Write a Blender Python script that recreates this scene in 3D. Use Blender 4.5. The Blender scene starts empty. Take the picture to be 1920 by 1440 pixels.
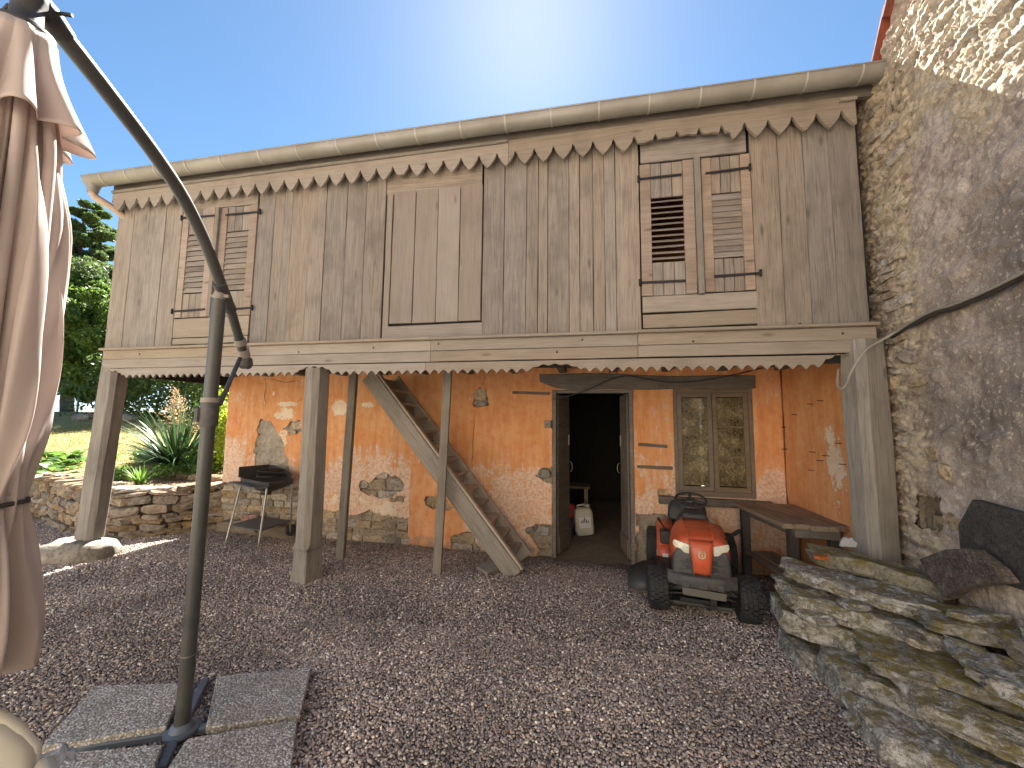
import bpy, math, random
import numpy as np
from mathutils import Matrix, Vector, noise as mnoise
random.seed(7)
SC = bpy.context.scene
COL = SC.collection
rad = math.radians

# ------------------------------------------------------------------ camera
FPX, YAW, PITCH, ROLL, CAMH = 740.0, -0.19647861, 0.09303694, 0.01100881, 1.6
def cam_basis():
    f = np.array([math.sin(YAW), math.cos(YAW), 0]); r = np.array([math.cos(YAW), -math.sin(YAW), 0]); u = np.array([0, 0, 1.])
    f2 = f*math.cos(PITCH)+u*math.sin(PITCH); u2 = u*math.cos(PITCH)-f*math.sin(PITCH)
    return r*math.cos(ROLL)+u2*math.sin(ROLL), u2*math.cos(ROLL)-r*math.sin(ROLL), f2
RB, UB, FB = cam_basis()
cd = bpy.data.cameras.new('camera'); cam = bpy.data.objects.new('camera', cd); COL.objects.link(cam)
cd.sensor_width = 36; cd.lens = FPX/1920*36; cd.clip_start = 0.02; cd.clip_end = 600
Mc = Matrix.Identity(4)
for i in range(3):
    Mc[i][0] = RB[i]; Mc[i][1] = UB[i]; Mc[i][2] = -FB[i]
Mc[2][3] = CAMH
cam.matrix_world = Mc; SC.camera = cam
SC.render.resolution_x = 1024; SC.render.resolution_y = 768

# ------------------------------------------------------------------ sky, sun, exposure
SUN_EL, SUN_AZ = 49.5, -9.5            # azimuth from +Y (into the barn) towards +X
w = bpy.data.worlds.new('World'); SC.world = w; w.use_nodes = True
nt = w.node_tree; nt.nodes.clear()
sk = nt.nodes.new('ShaderNodeTexSky'); sk.sky_type = 'NISHITA'; sk.sun_disc = False
sk.sun_elevation = rad(SUN_EL); sk.sun_rotation = rad(SUN_AZ)
sk.altitude = 200; sk.air_density = 0.60; sk.dust_density = 0.14; sk.ozone_density = 1.5
bg = nt.nodes.new('ShaderNodeBackground'); bg.inputs['Strength'].default_value = 0.05
wo = nt.nodes.new('ShaderNodeOutputWorld')
hs = nt.nodes.new('ShaderNodeHueSaturation'); hs.inputs['Saturation'].default_value = 1.08; hs.inputs['Hue'].default_value = 0.489
nt.links.new(sk.outputs[0], hs.inputs['Color']); nt.links.new(hs.outputs[0], bg.inputs[0]); nt.links.new(bg.outputs[0], wo.inputs[0])
sl = bpy.data.lights.new('sun', 'SUN'); sl.energy = 5.0; sl.angle = rad(0.5); sl.color = (1.0, 0.94, 0.85)
so = bpy.data.objects.new('sun', sl); COL.objects.link(so)
sd = Vector((math.sin(rad(SUN_AZ))*math.cos(rad(SUN_EL)), math.cos(rad(SUN_AZ))*math.cos(rad(SUN_EL)), math.sin(rad(SUN_EL))))
so.rotation_euler = sd.to_track_quat('Z', 'Y').to_euler(); so.location = sd*30
vs = SC.view_settings; vs.view_transform = 'Standard'; vs.look = 'None'; vs.gamma = 1.0; vs.exposure = 2.5
vs.use_curve_mapping = False
SC.cycles.max_bounces = 8; SC.cycles.diffuse_bounces = 5

# ------------------------------------------------------------------ helpers
def at(px, py, ax, val):
    """photo pixel -> world point on the plane coordinate[ax] = val"""
    d = (px-960)/FPX*RB-(py-720)/FPX*UB+FB
    o = np.array([0, 0, CAMH]); t = (val-o[ax])/d[ax]
    return Vector(o+d*t)
WM = {}
def wm(o): return WM.get(o.name, Matrix.Identity(4)) if o else Matrix.Identity(4)
def tag(o, label=None, cat=None, group=None, kind=None):
    if label: o['label'] = label
    if cat: o['category'] = cat
    if group: o['group'] = group
    if kind: o['kind'] = kind
    return o
def place(o, parent, M):
    COL.objects.link(o)
    WM[o.name] = M.copy()
    if parent: o.parent = parent; o.matrix_basis = wm(parent).inverted() @ M
    else: o.matrix_basis = M
def thing(name, label, cat, loc=(0, 0, 0), rz=0, group=None):
    o = bpy.data.objects.new(name, None); o.empty_display_size = .1
    place(o, None, Matrix.Translation(loc) @ Matrix.Rotation(rz, 4, 'Z'))
    return tag(o, label, cat, group)
class MB:
    def __init__(s): s.v = []; s.f = []
    def add(s, v, f):
        b = len(s.v); s.v += [tuple(p) for p in v]; s.f += [tuple(i+b for i in q) for q in f]; return s
    def box(s, c, d, R=None):
        c = Vector(c); V = []
        for z in (-.5, .5):
            for y in (-.5, .5):
                for x in (-.5, .5):
                    p = Vector((x*d[0], y*d[1], z*d[2]))
                    if R: p = R @ p
                    V.append(c+p)
        return s.add(V, [(0, 2, 3, 1), (4, 5, 7, 6), (0, 1, 5, 4), (2, 6, 7, 3), (0, 4, 6, 2), (1, 3, 7, 5)])
    def prism(s, pts, off):
        n = len(pts); off = Vector(off); P = [Vector(p) for p in pts]
        return s.add(P+[p+off for p in P], [tuple(range(n))[::-1], tuple(range(n, 2*n))]+[(i, (i+1) % n, n+(i+1) % n, n+i) for i in range(n)])
    def strip(s, lo, hi, off):
        """band between two polylines (same count) extruded by off: clean quads for toothed boards"""
        n = len(lo); off = Vector(off)
        V = [Vector(p) for p in lo]+[Vector(p) for p in hi]; V += [p+off for p in V]
        F = []
        for i in range(n-1):
            F += [(i, i+1, n+i+1, n+i), (2*n+i+1, 2*n+i, 3*n+i, 3*n+i+1), (i+1, i, 2*n+i, 2*n+i+1), (n+i, n+i+1, 3*n+i+1, 3*n+i)]
        F += [(0, n, 3*n, 2*n), (n-1, 3*n-1, 4*n-1, 2*n-1)]
        return s.add(V, F)
    def tube(s, pts, r, n=8, caps=True, closed=False):
        P = [Vector(p) for p in pts]; m = len(P); rr = r if isinstance(r, (list, tuple)) else [r]*m
        V = []; up = None
        for i in range(m):
            if closed: t = P[(i+1) % m]-P[i-1]
            else: t = P[min(i+1, m-1)]-P[max(i-1, 0)]
            t.normalize()
            if up is None:
                up = Vector((0, 0, 1)) if abs(t.z) < .9 else Vector((1, 0, 0))
            a = t.cross(up)
            if a.length < 1e-4: a = t.cross(Vector((0, 1, 0)))
            a.normalize(); b = a.cross(t).normalized(); up = b
            V += [P[i]+(a*math.cos(2*math.pi*k/n)+b*math.sin(2*math.pi*k/n))*rr[i] for k in range(n)]
        F = []
        for i in range(m if closed else m-1):
            j = (i+1) % m
            F += [(i*n+k, i*n+(k+1) % n, j*n+(k+1) % n, j*n+k) for k in range(n)]
        if caps and not closed: F += [tuple(range(n))[::-1], tuple((m-1)*n+k for k in range(n))]
        return s.add(V, F)
    def lathe(s, prof, n=16, M=None, cap=True):
        V = []; m = len(prof)
        for r, z in prof:
            for k in range(n):
                a = 2*math.pi*k/n; p = Vector((r*math.cos(a), r*math.sin(a), z)); V.append(M @ p if M else p)
        F = [(i*n+k, i*n+(k+1) % n, (i+1)*n+(k+1) % n, (i+1)*n+k) for i in range(m-1) for k in range(n)]
        if cap: F += [tuple(range(n))[::-1], tuple((m-1)*n+k for k in range(n))]
        return s.add(V, F)
    def loft(s, secs, closed=False, caps=True):
        n = len(secs[0]); V = [p for q in secs for p in q]; F = []
        for i in range(len(secs)-1):
            for k in range(n if closed else n-1):
                F.append((i*n+k, i*n+(k+1) % n, (i+1)*n+(k+1) % n, (i+1)*n+k))
        if caps: F += [tuple(range(n))[::-1], tuple((len(secs)-1)*n+k for k in range(n))]
        return s.add(V, F)
    def obj(s, name, mat, parent=None, smooth=False, M=None, bevel=0, segs=2):
        """verts are world coordinates unless M (local->world) is given"""
        me = bpy.data.meshes.new(name)
        if M is None:
            M = wm(parent); I = M.inverted()
            me.from_pydata([I @ Vector(p) for p in s.v], [], s.f)
        else: me.from_pydata(s.v, [], s.f)
        return finish(me, name, mat, parent, smooth, M, bevel, segs)
def finish(me, name, mat, parent=None, smooth=False, M=None, bevel=0, segs=2):
    me.update()
    if mat: me.materials.append(mat)
    if smooth: me.polygons.foreach_set('use_smooth', [True]*len(me.polygons))
    if smooth == 'auto':
        try: me.set_sharp_from_angle(angle=rad(40))
        except Exception: pass
    o = bpy.data.objects.new(name, me); place(o, parent, M if M is not None else wm(parent))
    if bevel:
        b = o.modifiers.new('bevel', 'BEVEL'); b.width = bevel; b.segments = segs; b.limit_method = 'ANGLE'; b.angle_limit = rad(40)
    return o
def frame(p0, p1, side):
    """matrix: local X from p0 to p1, local Z close to side"""
    p0, p1 = Vector(p0), Vector(p1); x = (p1-p0).normalized(); z = Vector(side); z = (z-x*z.dot(x)).normalized(); y = z.cross(x)
    M = Matrix.Identity(4)
    for i in range(3): M[i][0] = x[i]; M[i][1] = y[i]; M[i][2] = z[i]; M[i][3] = p0[i]
    return M, (p1-p0).length
def beam(name, p0, p1, w, t, side, mat, parent, ch=.004, seg=4, wob=.0015, warp=0., w1=None):
    """timber: local X along the grain, width w across, thickness t along `side`; chamfered, slightly uneven"""
    M, L = frame(p0, p1, side); mb = MB(); V = []
    rs = random.random()*100
    for i in range(seg+1):
        u = i/seg; ww = w+(w1-w)*u if w1 else w
        hw, ht = ww/2, t/2
        oy = mnoise.noise(Vector((u*3, rs, 0)))*wob*2; oz = mnoise.noise(Vector((u*2, rs, 7)))*wob+warp*math.sin(math.pi*u)
        e1 = mnoise.noise(Vector((u*9, rs, 3)))*wob; e2 = mnoise.noise(Vector((u*9, rs, 5)))*wob
        c = min(ch, hw*.45, ht*.45)
        V.append([(L*u, y+oy+(e1 if y > 0 else e2), z+oz) for y, z in ((-hw+c, -ht), (hw-c, -ht), (hw, -ht+c), (hw, ht-c), (hw-c, ht), (-hw+c, ht), (-hw, ht-c), (-hw, -ht+c))])
    mb.loft(V, closed=True)
    return mb.obj(name, mat, parent, False, M)
# numpy noise
def _h(i, j, s):
    n = (i.astype(np.int64)*374761393+j.astype(np.int64)*668265263+s*1442695041) & 0xffffffff
    n = ((n ^ (n >> 13))*1274126177) & 0xffffffff
    return ((n ^ (n >> 16)) & 0xffffff)/float(0xffffff)
def vnoise(x, y, s=0):
    i = np.floor(x); j = np.floor(y); fx = x-i; fy = y-j; fx = fx*fx*(3-2*fx); fy = fy*fy*(3-2*fy)
    a = _h(i, j, s); b = _h(i+1, j, s); c = _h(i, j+1, s); d = _h(i+1, j+1, s)
    return (a*(1-fx)+b*fx)*(1-fy)+(c*(1-fx)+d*fx)*fy
def fbm(x, y, o=4, s=0, g=.5):
    r = 0; a = 1; t = 0
    for k in range(o): r = r+a*vnoise(x*2**k, y*2**k, s+k*17); t += a; a *= g
    return r/t
def worley(x, y, s=0):
    i = np.floor(x); j = np.floor(y); f1 = np.full(x.shape, 9.); f2 = np.full(x.shape, 9.); cid = np.zeros(x.shape)
    for a in (-1, 0, 1):
        for b in (-1, 0, 1):
            cx = i+a+_h(i+a, j+b, s)*.9+.05; cy = j+b+_h(i+a, j+b, s+5)*.9+.05
            d = np.hypot(x-cx, y-cy); m = d < f1
            f2 = np.where(m, f1, np.minimum(f2, d)); cid = np.where(m, _h(i+a, j+b, s+9), cid); f1 = np.where(m, d, f1)
    return f1, f2, cid
def sstep(a, b, x): t = np.clip((x-a)/(b-a), 0, 1); return t*t*(3-2*t)
def inpoly(X, Z, poly):
    r = np.zeros(X.shape, bool); n = len(poly)
    for k in range(n):
        x1, z1 = poly[k]; x2, z2 = poly[(k+1) % n]
        if z1 == z2: continue
        c = ((z1 > Z) != (z2 > Z)) & (X < (x2-x1)*(Z-z1)/(z2-z1)+x1); r ^= c
    return r
def npmesh(name, V, F, mat, parent=None, smooth=False, attrs=None, M=None):
    me = bpy.data.meshes.new(name); V = np.asarray(V, np.float32); F = np.asarray(F, np.int32)
    M = M if M is not None else wm(parent); I = np.array(M.inverted())
    V = V@I[:3, :3].T.astype(np.float32)+I[:3, 3].astype(np.float32)
    me.vertices.add(len(V)); me.vertices.foreach_set('co', V.ravel())
    k = F.shape[1]; me.loops.add(F.size); me.loops.foreach_set('vertex_index', F.ravel())
    me.polygons.add(len(F)); me.polygons.foreach_set('loop_start', np.arange(0, F.size, k, dtype=np.int32))
    me.polygons.foreach_set('loop_total', np.full(len(F), k, np.int32))
    me.update(calc_edges=True)
    for an, col in (attrs or {}).items():
        a = me.color_attributes.new(an, 'FLOAT_COLOR', 'POINT'); c = np.ones((len(V), 4), np.float32); c[:, :col.shape[1]] = col; a.data.foreach_set('color', c.ravel())
    me.validate()
    o = finish(me, name, mat, parent, smooth, M)
    return o
def lattice(nx, ny, nz):
    idx = {}; V = []; F = []
    def g(i, j, k):
        if (i, j, k) not in idx: idx[(i, j, k)] = len(V); V.append((2*i/nx-1, 2*j/ny-1, 2*k/nz-1))
        return idx[(i, j, k)]
    for i in range(nx):
        for j in range(ny):
            F.append((g(i, j, 0), g(i, j+1, 0), g(i+1, j+1, 0), g(i+1, j, 0))); F.append((g(i, j, nz), g(i+1, j, nz), g(i+1, j+1, nz), g(i, j+1, nz)))
    for i in range(nx):
        for k in range(nz):
            F.append((g(i, 0, k), g(i+1, 0, k), g(i+1, 0, k+1), g(i, 0, k+1))); F.append((g(i, ny, k), g(i, ny, k+1), g(i+1, ny, k+1), g(i+1, ny, k)))
    for j in range(ny):
        for k in range(nz):
            F.append((g(0, j, k), g(0, j, k+1), g(0, j+1, k+1), g(0, j+1, k))); F.append((g(nx, j, k), g(nx, j+1, k), g(nx, j+1, k+1), g(nx, j, k+1)))
    return V, F
_LAT = {}
def rock(name, c, size, mat, parent, n=(2, 2, 2), rough=.12, k=5, R=None, seed=None, smooth=False, cut=0.25):
    """irregular stone: rounded box, pushed about by noise; size = full x,y,z"""
    if n not in _LAT: _LAT[n] = lattice(*n)
    V0, F = _LAT[n]; sd_ = (seed if seed is not None else random.random())*57.3; V = []
    mn = min(size)
    for p in V0:
        q = Vector(p); nn = (abs(q.x)**k+abs(q.y)**k+abs(q.z)**k)**(1/k); q = q/nn
        low = mnoise.noise_vector(q*.9+Vector((sd_, 0, 0)))*cut
        hi = mnoise.noise_vector(q*3.1+Vector((0, sd_, 0)))*rough
        q2 = Vector((q.x*size[0]/2*(1+low.x), q.y*size[1]/2*(1+low.y), q.z*size[2]/2*(1+low.z)))+hi*mn
        V.append(q2)
    M = Matrix.Translation(c) @ (R.to_4x4() if R else Matrix.Identity(4))
    mb = MB(); mb.v = [tuple(v) for v in V]; mb.f = F
    return mb.obj(name, mat, parent, smooth, M)

# ------------------------------------------------------------------ materials
class T:
    """small node helper"""
    def __init__(s, name):
        s.m = bpy.data.materials.new(name); s.m.use_nodes = True; s.t = s.m.node_tree; s.t.nodes.clear()
        s.out = s.t.nodes.new('ShaderNodeOutputMaterial'); s.b = s.t.nodes.new('ShaderNodeBsdfPrincipled'); s.t.links.new(s.b.outputs[0], s.out.inputs[0])
    def n(s, typ, **kw):
        nd = s.t.nodes.new('ShaderNode'+typ)
        for k, v in kw.items():
            if k.startswith('i_'): s.set(nd.inputs[k[2:].replace('_', ' ')], v)
            else: setattr(nd, k, v)
        return nd
    def set(s, sock, v):
        if isinstance(v, bpy.types.NodeSocket): s.t.links.new(v, sock)
        elif isinstance(v, bpy.types.Node): s.t.links.new(v.outputs[0], sock)
        else:
            if sock.type == 'RGBA' and len(v) == 3: v = (*v, 1)
            sock.default_value = v
    def coord(s, rnd=True, scale=(1, 1, 1), what='Object'):
        tc = s.n('TexCoord'); v = tc.outputs[what]
        if rnd:
            oi = s.n('ObjectInfo'); ml = s.n('VectorMath', operation='MULTIPLY'); s.set(ml.inputs[0], oi.outputs['Random']); ml.inputs[1].default_value = (37.1, 91.7, 53.3)
            ad = s.n('VectorMath', operation='ADD'); s.set(ad.inputs[0], v); s.set(ad.inputs[1], ml.outputs[0]); v = ad.outputs[0]
        mp = s.n('VectorMath', operation='MULTIPLY'); s.set(mp.inputs[0], v); mp.inputs[1].default_value = scale
        return mp.outputs[0]
    def noise(s, v, scale=5, detail=4, rough=.55, dist=0):
        nd = s.n('TexNoise'); s.set(nd.inputs['Vector'], v); nd.inputs['Scale'].default_value = scale; nd.inputs['Detail'].default_value = detail
        nd.inputs['Roughness'].default_value = rough; nd.inputs['Distortion'].default_value = dist; return nd.outputs['Fac']
    def vor(s, v, scale=5, feat='F1', rnd=1):
        nd = s.n('TexVoronoi', feature=feat); s.set(nd.inputs['Vector'], v); nd.inputs['Scale'].default_value = scale; nd.inputs['Randomness'].default_value = rnd; return nd
    def ramp(s, f, stops, interp='LINEAR'):
        r = s.n('ValToRGB'); s.set(r.inputs[0], f); cr = r.color_ramp; cr.interpolation = interp
        while len(cr.elements) < len(stops): cr.elements.new(.5)
        for e, (p, c) in zip(cr.elements, stops):
            e.position = p; e.color = (c, c, c, 1) if isinstance(c, (int, float)) else (*c, 1)
        return r.outputs[0]
    def mix(s, f, a, b, bl='MIX'):
        m = s.n('Mix', data_type='RGBA', blend_type=bl); s.set(m.inputs[0], f); s.set(m.inputs[6], a); s.set(m.inputs[7], b); return m.outputs[2]
    def math(s, op, a, b=0., c=0., clamp=False):
        m = s.n('Math', operation=op, use_clamp=clamp)
        for k, v in enumerate((a, b, c)): s.set(m.inputs[k], v)
        return m.outputs[0]
    def attr(s, name):
        a = s.n('Attribute', attribute_name=name); return a
    def rnd(s): return s.n('ObjectInfo').outputs['Random']
    def bump(s, h, strength=.5, dist=.01, prev=None):
        b = s.n('Bump'); s.set(b.inputs['Height'], h); b.inputs['Strength'].default_value = strength; b.inputs['Distance'].default_value = dist
        if prev is not None: s.set(b.inputs['Normal'], prev)
        return b.outputs[0]
    def fin(s, col, rough=.8, nrm=None, **kw):
        s.set(s.b.inputs['Base Color'], col); s.set(s.b.inputs['Roughness'], rough)
        if nrm is not None: s.set(s.b.inputs['Normal'], nrm)
        for k, v in kw.items(): s.set(s.b.inputs[k.replace('_', ' ')], v)
        return s.m
def wood(name, base, dark, light, grain=1., wear=.5, rough=.78, var=.22):
    t = T(name); v = t.coord()
    tc = t.n('VectorMath', operation='MULTIPLY'); t.set(tc.inputs[0], v); tc.inputs[1].default_value = (.55, 7, 7)
    broad = t.noise(tc.outputs[0], 2.2, 4, .6, .9)
    tf = t.n('VectorMath', operation='MULTIPLY'); t.set(tf.inputs[0], v); tf.inputs[1].default_value = (2.2, 75, 75)
    fine = t.noise(tf.outputs[0], 1.6, 4, .65, .3)
    blot = t.noise(v, 2.3, 3, .6)
    col = t.mix(t.ramp(broad, [(.3, 0.), (.7, 1.)]), base, light)
    col = t.mix(t.math('MULTIPLY', t.ramp(fine, [(.3, 1.), (.52, 0.)]), .65*grain), col, dark)
    col = t.mix(t.math('MULTIPLY', t.ramp(blot, [(.5, 0.), (.72, 1.)]), wear), col, dark)
    streak = t.noise(tc.outputs[0], 5.5, 2, .5, .2)
    col = t.mix(t.math('MULTIPLY', t.ramp(streak, [(.58, 0.), (.72, 1.)]), .55*wear), col, dark)
    kn = t.n('VectorMath', operation='MULTIPLY'); t.set(kn.inputs[0], v); kn.inputs[1].default_value = (1.3, 4.2, 4.2)
    kd = t.vor(kn.outputs[0], 1.35).outputs['Distance']
    col = t.mix(t.math('MULTIPLY', t.ramp(kd, [(.04, 1.), (.12, 0.)]), .7), col, dark)
    r = t.rnd()
    hv = t.n('HueSaturation'); t.set(hv.inputs['Color'], col); t.set(hv.inputs['Value'], t.math('MULTIPLY_ADD', r, var*2, 1-var))
    r2 = t.math('FRACT', t.math('MULTIPLY', r, 17.3)); t.set(hv.inputs['Saturation'], t.math('MULTIPLY_ADD', r2, .5, .7)); 
    h = t.math('ADD', t.math('MULTIPLY', fine, .6), t.math('MULTIPLY', broad, .6))
    nm = t.bump(h, .55, .004)
    return t.fin(hv.outputs[0], t.ramp(fine, [(.2, rough+.1), (.8, rough-.1)]), nm)
MAT = {}
MAT['plank'] = wood('weathered_plank', (.255, .220, .184), (.105, .086, .070), (.335, .293, .247), 1., .5, var=.15)
MAT['eave'] = wood('eave_board', (.275, .235, .19), (.14, .115, .09), (.335, .29, .24), .7, .4, var=.08)
MAT['board'] = wood('painted_board', (.30, .255, .205), (.15, .122, .096), (.36, .31, .25), .6, .3, var=.12)
MAT['hatchwood'] = wood('hatch_board', (.27, .234, .198), (.14, .115, .095), (.315, .275, .235), .45, .25, var=.1)
MAT['post'] = wood('post_timber', (.235, .208, .172), (.10, .085, .07), (.31, .278, .235), 1., .45, var=.1)
MAT['darkwood'] = wood('dark_timber', (.15, .125, .105), (.07, .056, .046), (.21, .18, .15), 1., .5, var=.2)
MAT['benchwood'] = wood('bench_timber', (.20, .145, .105), (.06, .04, .03), (.30, .23, .17), 1., .7, var=.2)
MAT['stairwood'] = wood('stair_timber', (.40, .33, .26), (.19, .145, .11), (.50, .42, .34), 1., .5, var=.25)

def stone_mat(name, cols, lichen=0., moss=0., sc=1., var=.3, bump=.7, rough=.9):
    """cols: three natural stone tones; lichen pale spots; moss grows on up-facing faces"""
    t = T(name); v = t.coord()
    a = t.noise(v, 3.5*sc, 5, .62, .4); b = t.noise(v, 14*sc, 4, .6); c = t.noise(v, 60*sc, 3, .6)
    st = t.n('VectorMath', operation='MULTIPLY'); t.set(st.inputs[0], v); st.inputs[1].default_value = (1.2, 1.2, 11)
    band = t.noise(st.outputs[0], 4*sc, 3, .6, .5)
    col = t.ramp(t.math('ADD', t.math('MULTIPLY', a, .75), t.math('MULTIPLY', band, .25)), [(.33, cols[0]), (.52, cols[1]), (.68, cols[2])])
    col = t.mix(t.math('MULTIPLY', t.ramp(b, [(.35, 1.), (.52, 0.)]), .65), col, tuple(x*.4 for x in cols[0]))
    if lichen > .5: col = t.mix(t.math('MULTIPLY', t.ramp(t.noise(v, 6*sc, 6, .75, .6), [(.52, 0.), (.57, 1.)]), .8), col, t.ramp(c, [(.3, (.36, .35, .32)), (.6, (.66, .64, .58))]))
    if lichen: col = t.mix(t.math('MULTIPLY', t.ramp(t.noise(v, 22*sc, 4, .7), [(.56, 0.), (.63, 1.)]), lichen), col, (.55, .53, .47))
    r = t.rnd(); hv = t.n('HueSaturation'); t.set(hv.inputs['Color'], col); t.set(hv.inputs['Value'], t.math('MULTIPLY_ADD', r, var*2, 1-var))
    t.set(hv.inputs['Saturation'], t.math('MULTIPLY_ADD', t.math('FRACT', t.math('MULTIPLY', r, 13.7)), .8, .6))
    col = hv.outputs[0]
    if moss:
        ge = t.n('NewGeometry'); sx = t.n('SeparateXYZ'); t.set(sx.inputs[0], ge.outputs['Normal'])
        mm = t.math('MULTIPLY', t.ramp(sx.outputs['Z'], [(.15, .12), (.75, 1.)]), t.ramp(t.noise(v, 5*sc, 5, .7), [(.44, 0.), (.56, 1.)]))
        mc = t.mix(t.noise(v, 45*sc, 2, .6), (.07, .052, .014), (.30, .23, .05))
        col = t.mix(t.math('MULTIPLY', mm, moss), col, mc)
    h = t.math('ADD', t.math('ADD', t.math('MULTIPLY', a, .6), t.math('MULTIPLY', b, .4)), t.math('ADD', t.math('MULTIPLY', c, .16), t.math('MULTIPLY', band, .35)))
    return t.fin(col, rough, t.bump(h, bump, .03))
MAT['stone'] = stone_mat('rubble_stone', [(.27, .21, .145), (.39, .315, .225), (.50, .42, .31)], .12, 0, 2.)
MAT['gardenstone'] = stone_mat('garden_stone', [(.17, .125, .08), (.29, .22, .145), (.40, .32, .22)], .18, 0, 2.)
MAT['slabstone'] = stone_mat('slab_stone', [(.10, .097, .085), (.27, .25, .215), (.50, .475, .42)], .9, .8, 2.6, .2, 1.)
MAT['mossstone'] = stone_mat('mossy_stone', [(.15, .14, .11), (.30, .27, .20), (.46, .42, .33)], .45, 1., 2.4, .2, 1.)
MAT['boulder'] = stone_mat('boulder_stone', [(.19, .175, .15), (.29, .265, .225), (.36, .335, .29)], .12, 0, 1.5, .12)
MAT['granite'] = stone_mat('dark_slate', [(.035, .033, .032), (.055, .052, .05), (.085, .08, .075)], .1, 0, 4., .1, .5)
MAT['brownslab'] = stone_mat('brown_slab', [(.05, .042, .04), (.11, .092, .085), (.22, .19, .165)], .3, .25, 4., .1, .7)
MAT['wallstone'] = stone_mat('house_stone', [(.30, .235, .17), (.44, .36, .265), (.56, .48, .37)], .2, 0, 2.5, .3)
MAT['brick'] = stone_mat('red_brick', [(.30, .12, .07), (.40, .17, .10), (.45, .22, .14)], 0, 0, 3)

def mat_plaster():
    t = T('orange_plaster'); v = t.coord(False)
    at_ = t.attr('mask'); sp = t.n('SeparateColor'); t.set(sp.inputs[0], at_.outputs['Color'])
    cream, pale, grime = sp.outputs[0], sp.outputs[1], sp.outputs[2]
    sv = t.n('VectorMath', operation='MULTIPLY'); t.set(sv.inputs[0], v); sv.inputs[1].default_value = (9, 9, 1.1)
    streak = t.noise(sv.outputs[0], 1.6, 5, .65, .3); blot = t.noise(v, 3.2, 5, .65); fine = t.noise(v, 34, 4, .65); mid = t.noise(v, 11, 4, .6)
    col = t.ramp(t.math('ADD', t.math('MULTIPLY', streak, .55), t.math('MULTIPLY', blot, .45)), [(.30, (.58, .22, .08)), (.45, (.68, .315, .125)), (.60, (.73, .395, .195)), (.74, (.77, .51, .33))])
    col = t.mix(t.math('MULTIPLY', t.ramp(mid, [(.48, 0.), (.66, 1.)]), .45), col, (.62, .19, .075))
    pf = t.math('ADD', pale, t.math('MULTIPLY', t.math('SUBTRACT', t.math('ADD', t.math('MULTIPLY', streak, .5), t.math('MULTIPLY', mid, .5)), .5), 3.2))
    pcol = t.ramp(fine, [(.3, (.50, .30, .21)), (.5, (.70, .49, .36)), (.7, (.80, .64, .50))])
    col = t.mix(t.ramp(pf, [(.42, 0.), (.78, 1.)]), col, pcol)
    cf = t.math('ADD', cream, t.math('MULTIPLY', t.math('SUBTRACT', t.math('ADD', t.math('MULTIPLY', mid, .55), t.math('MULTIPLY', fine, .45)), .5), 1.5))
    cm = t.ramp(cf, [(.55, 0.), (.60, 1.)])
    col = t.mix(cm, col, t.ramp(blot, [(.35, (.70, .54, .38)), (.65, (.82, .71, .56))]))
    gf = t.math('ADD', grime, t.math('MULTIPLY', t.math('SUBTRACT', mid, .5), 1.2))
    col = t.mix(t.math('MULTIPLY', t.ramp(gf, [(.4, 0.), (.8, 1.)]), .75), col, t.ramp(fine, [(.3, (.17, .135, .105)), (.7, (.34, .28, .22))]))
    pits = t.ramp(t.noise(v, 70, 2, .5), [(.27, 1.), (.36, 0.)])
    col = t.mix(t.math('MULTIPLY', pits, .35), col, (.18, .09, .05))
    h = t.math('ADD', t.math('MULTIPLY', fine, .35), t.math('ADD', t.math('MULTIPLY', mid, .5), t.math('MULTIPLY', cm, -.25)))
    return t.fin(col, .9, t.bump(h, .6, .012))
MAT['plaster'] = mat_plaster()
def mat_mortar(name, c0, c1, c2, sc=1.):
    t = T(name); v = t.coord(False); a = t.noise(v, 6*sc, 6, .7, .5); b = t.noise(v, 40*sc, 4, .65); w_ = t.vor(v, 22*sc).outputs['Distance']
    col = t.ramp(t.math('ADD', t.math('MULTIPLY', a, .6), t.math('MULTIPLY', b, .4)), [(.35, c0), (.5, c1), (.65, c2)])
    h = t.math('ADD', t.math('MULTIPLY', a, .8), t.math('ADD', t.math('MULTIPLY', b, .4), t.math('MULTIPLY', w_, .5)))
    return t.fin(col, .95, t.bump(h, .9, .03))
MAT['mortar'] = mat_mortar('old_mortar', (.20, .165, .125), (.32, .27, .21), (.43, .37, .29))
MAT['roughcast'] = mat_mortar('grey_roughcast', (.22, .195, .16), (.36, .32, .265), (.48, .43, .36), .8)
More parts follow.
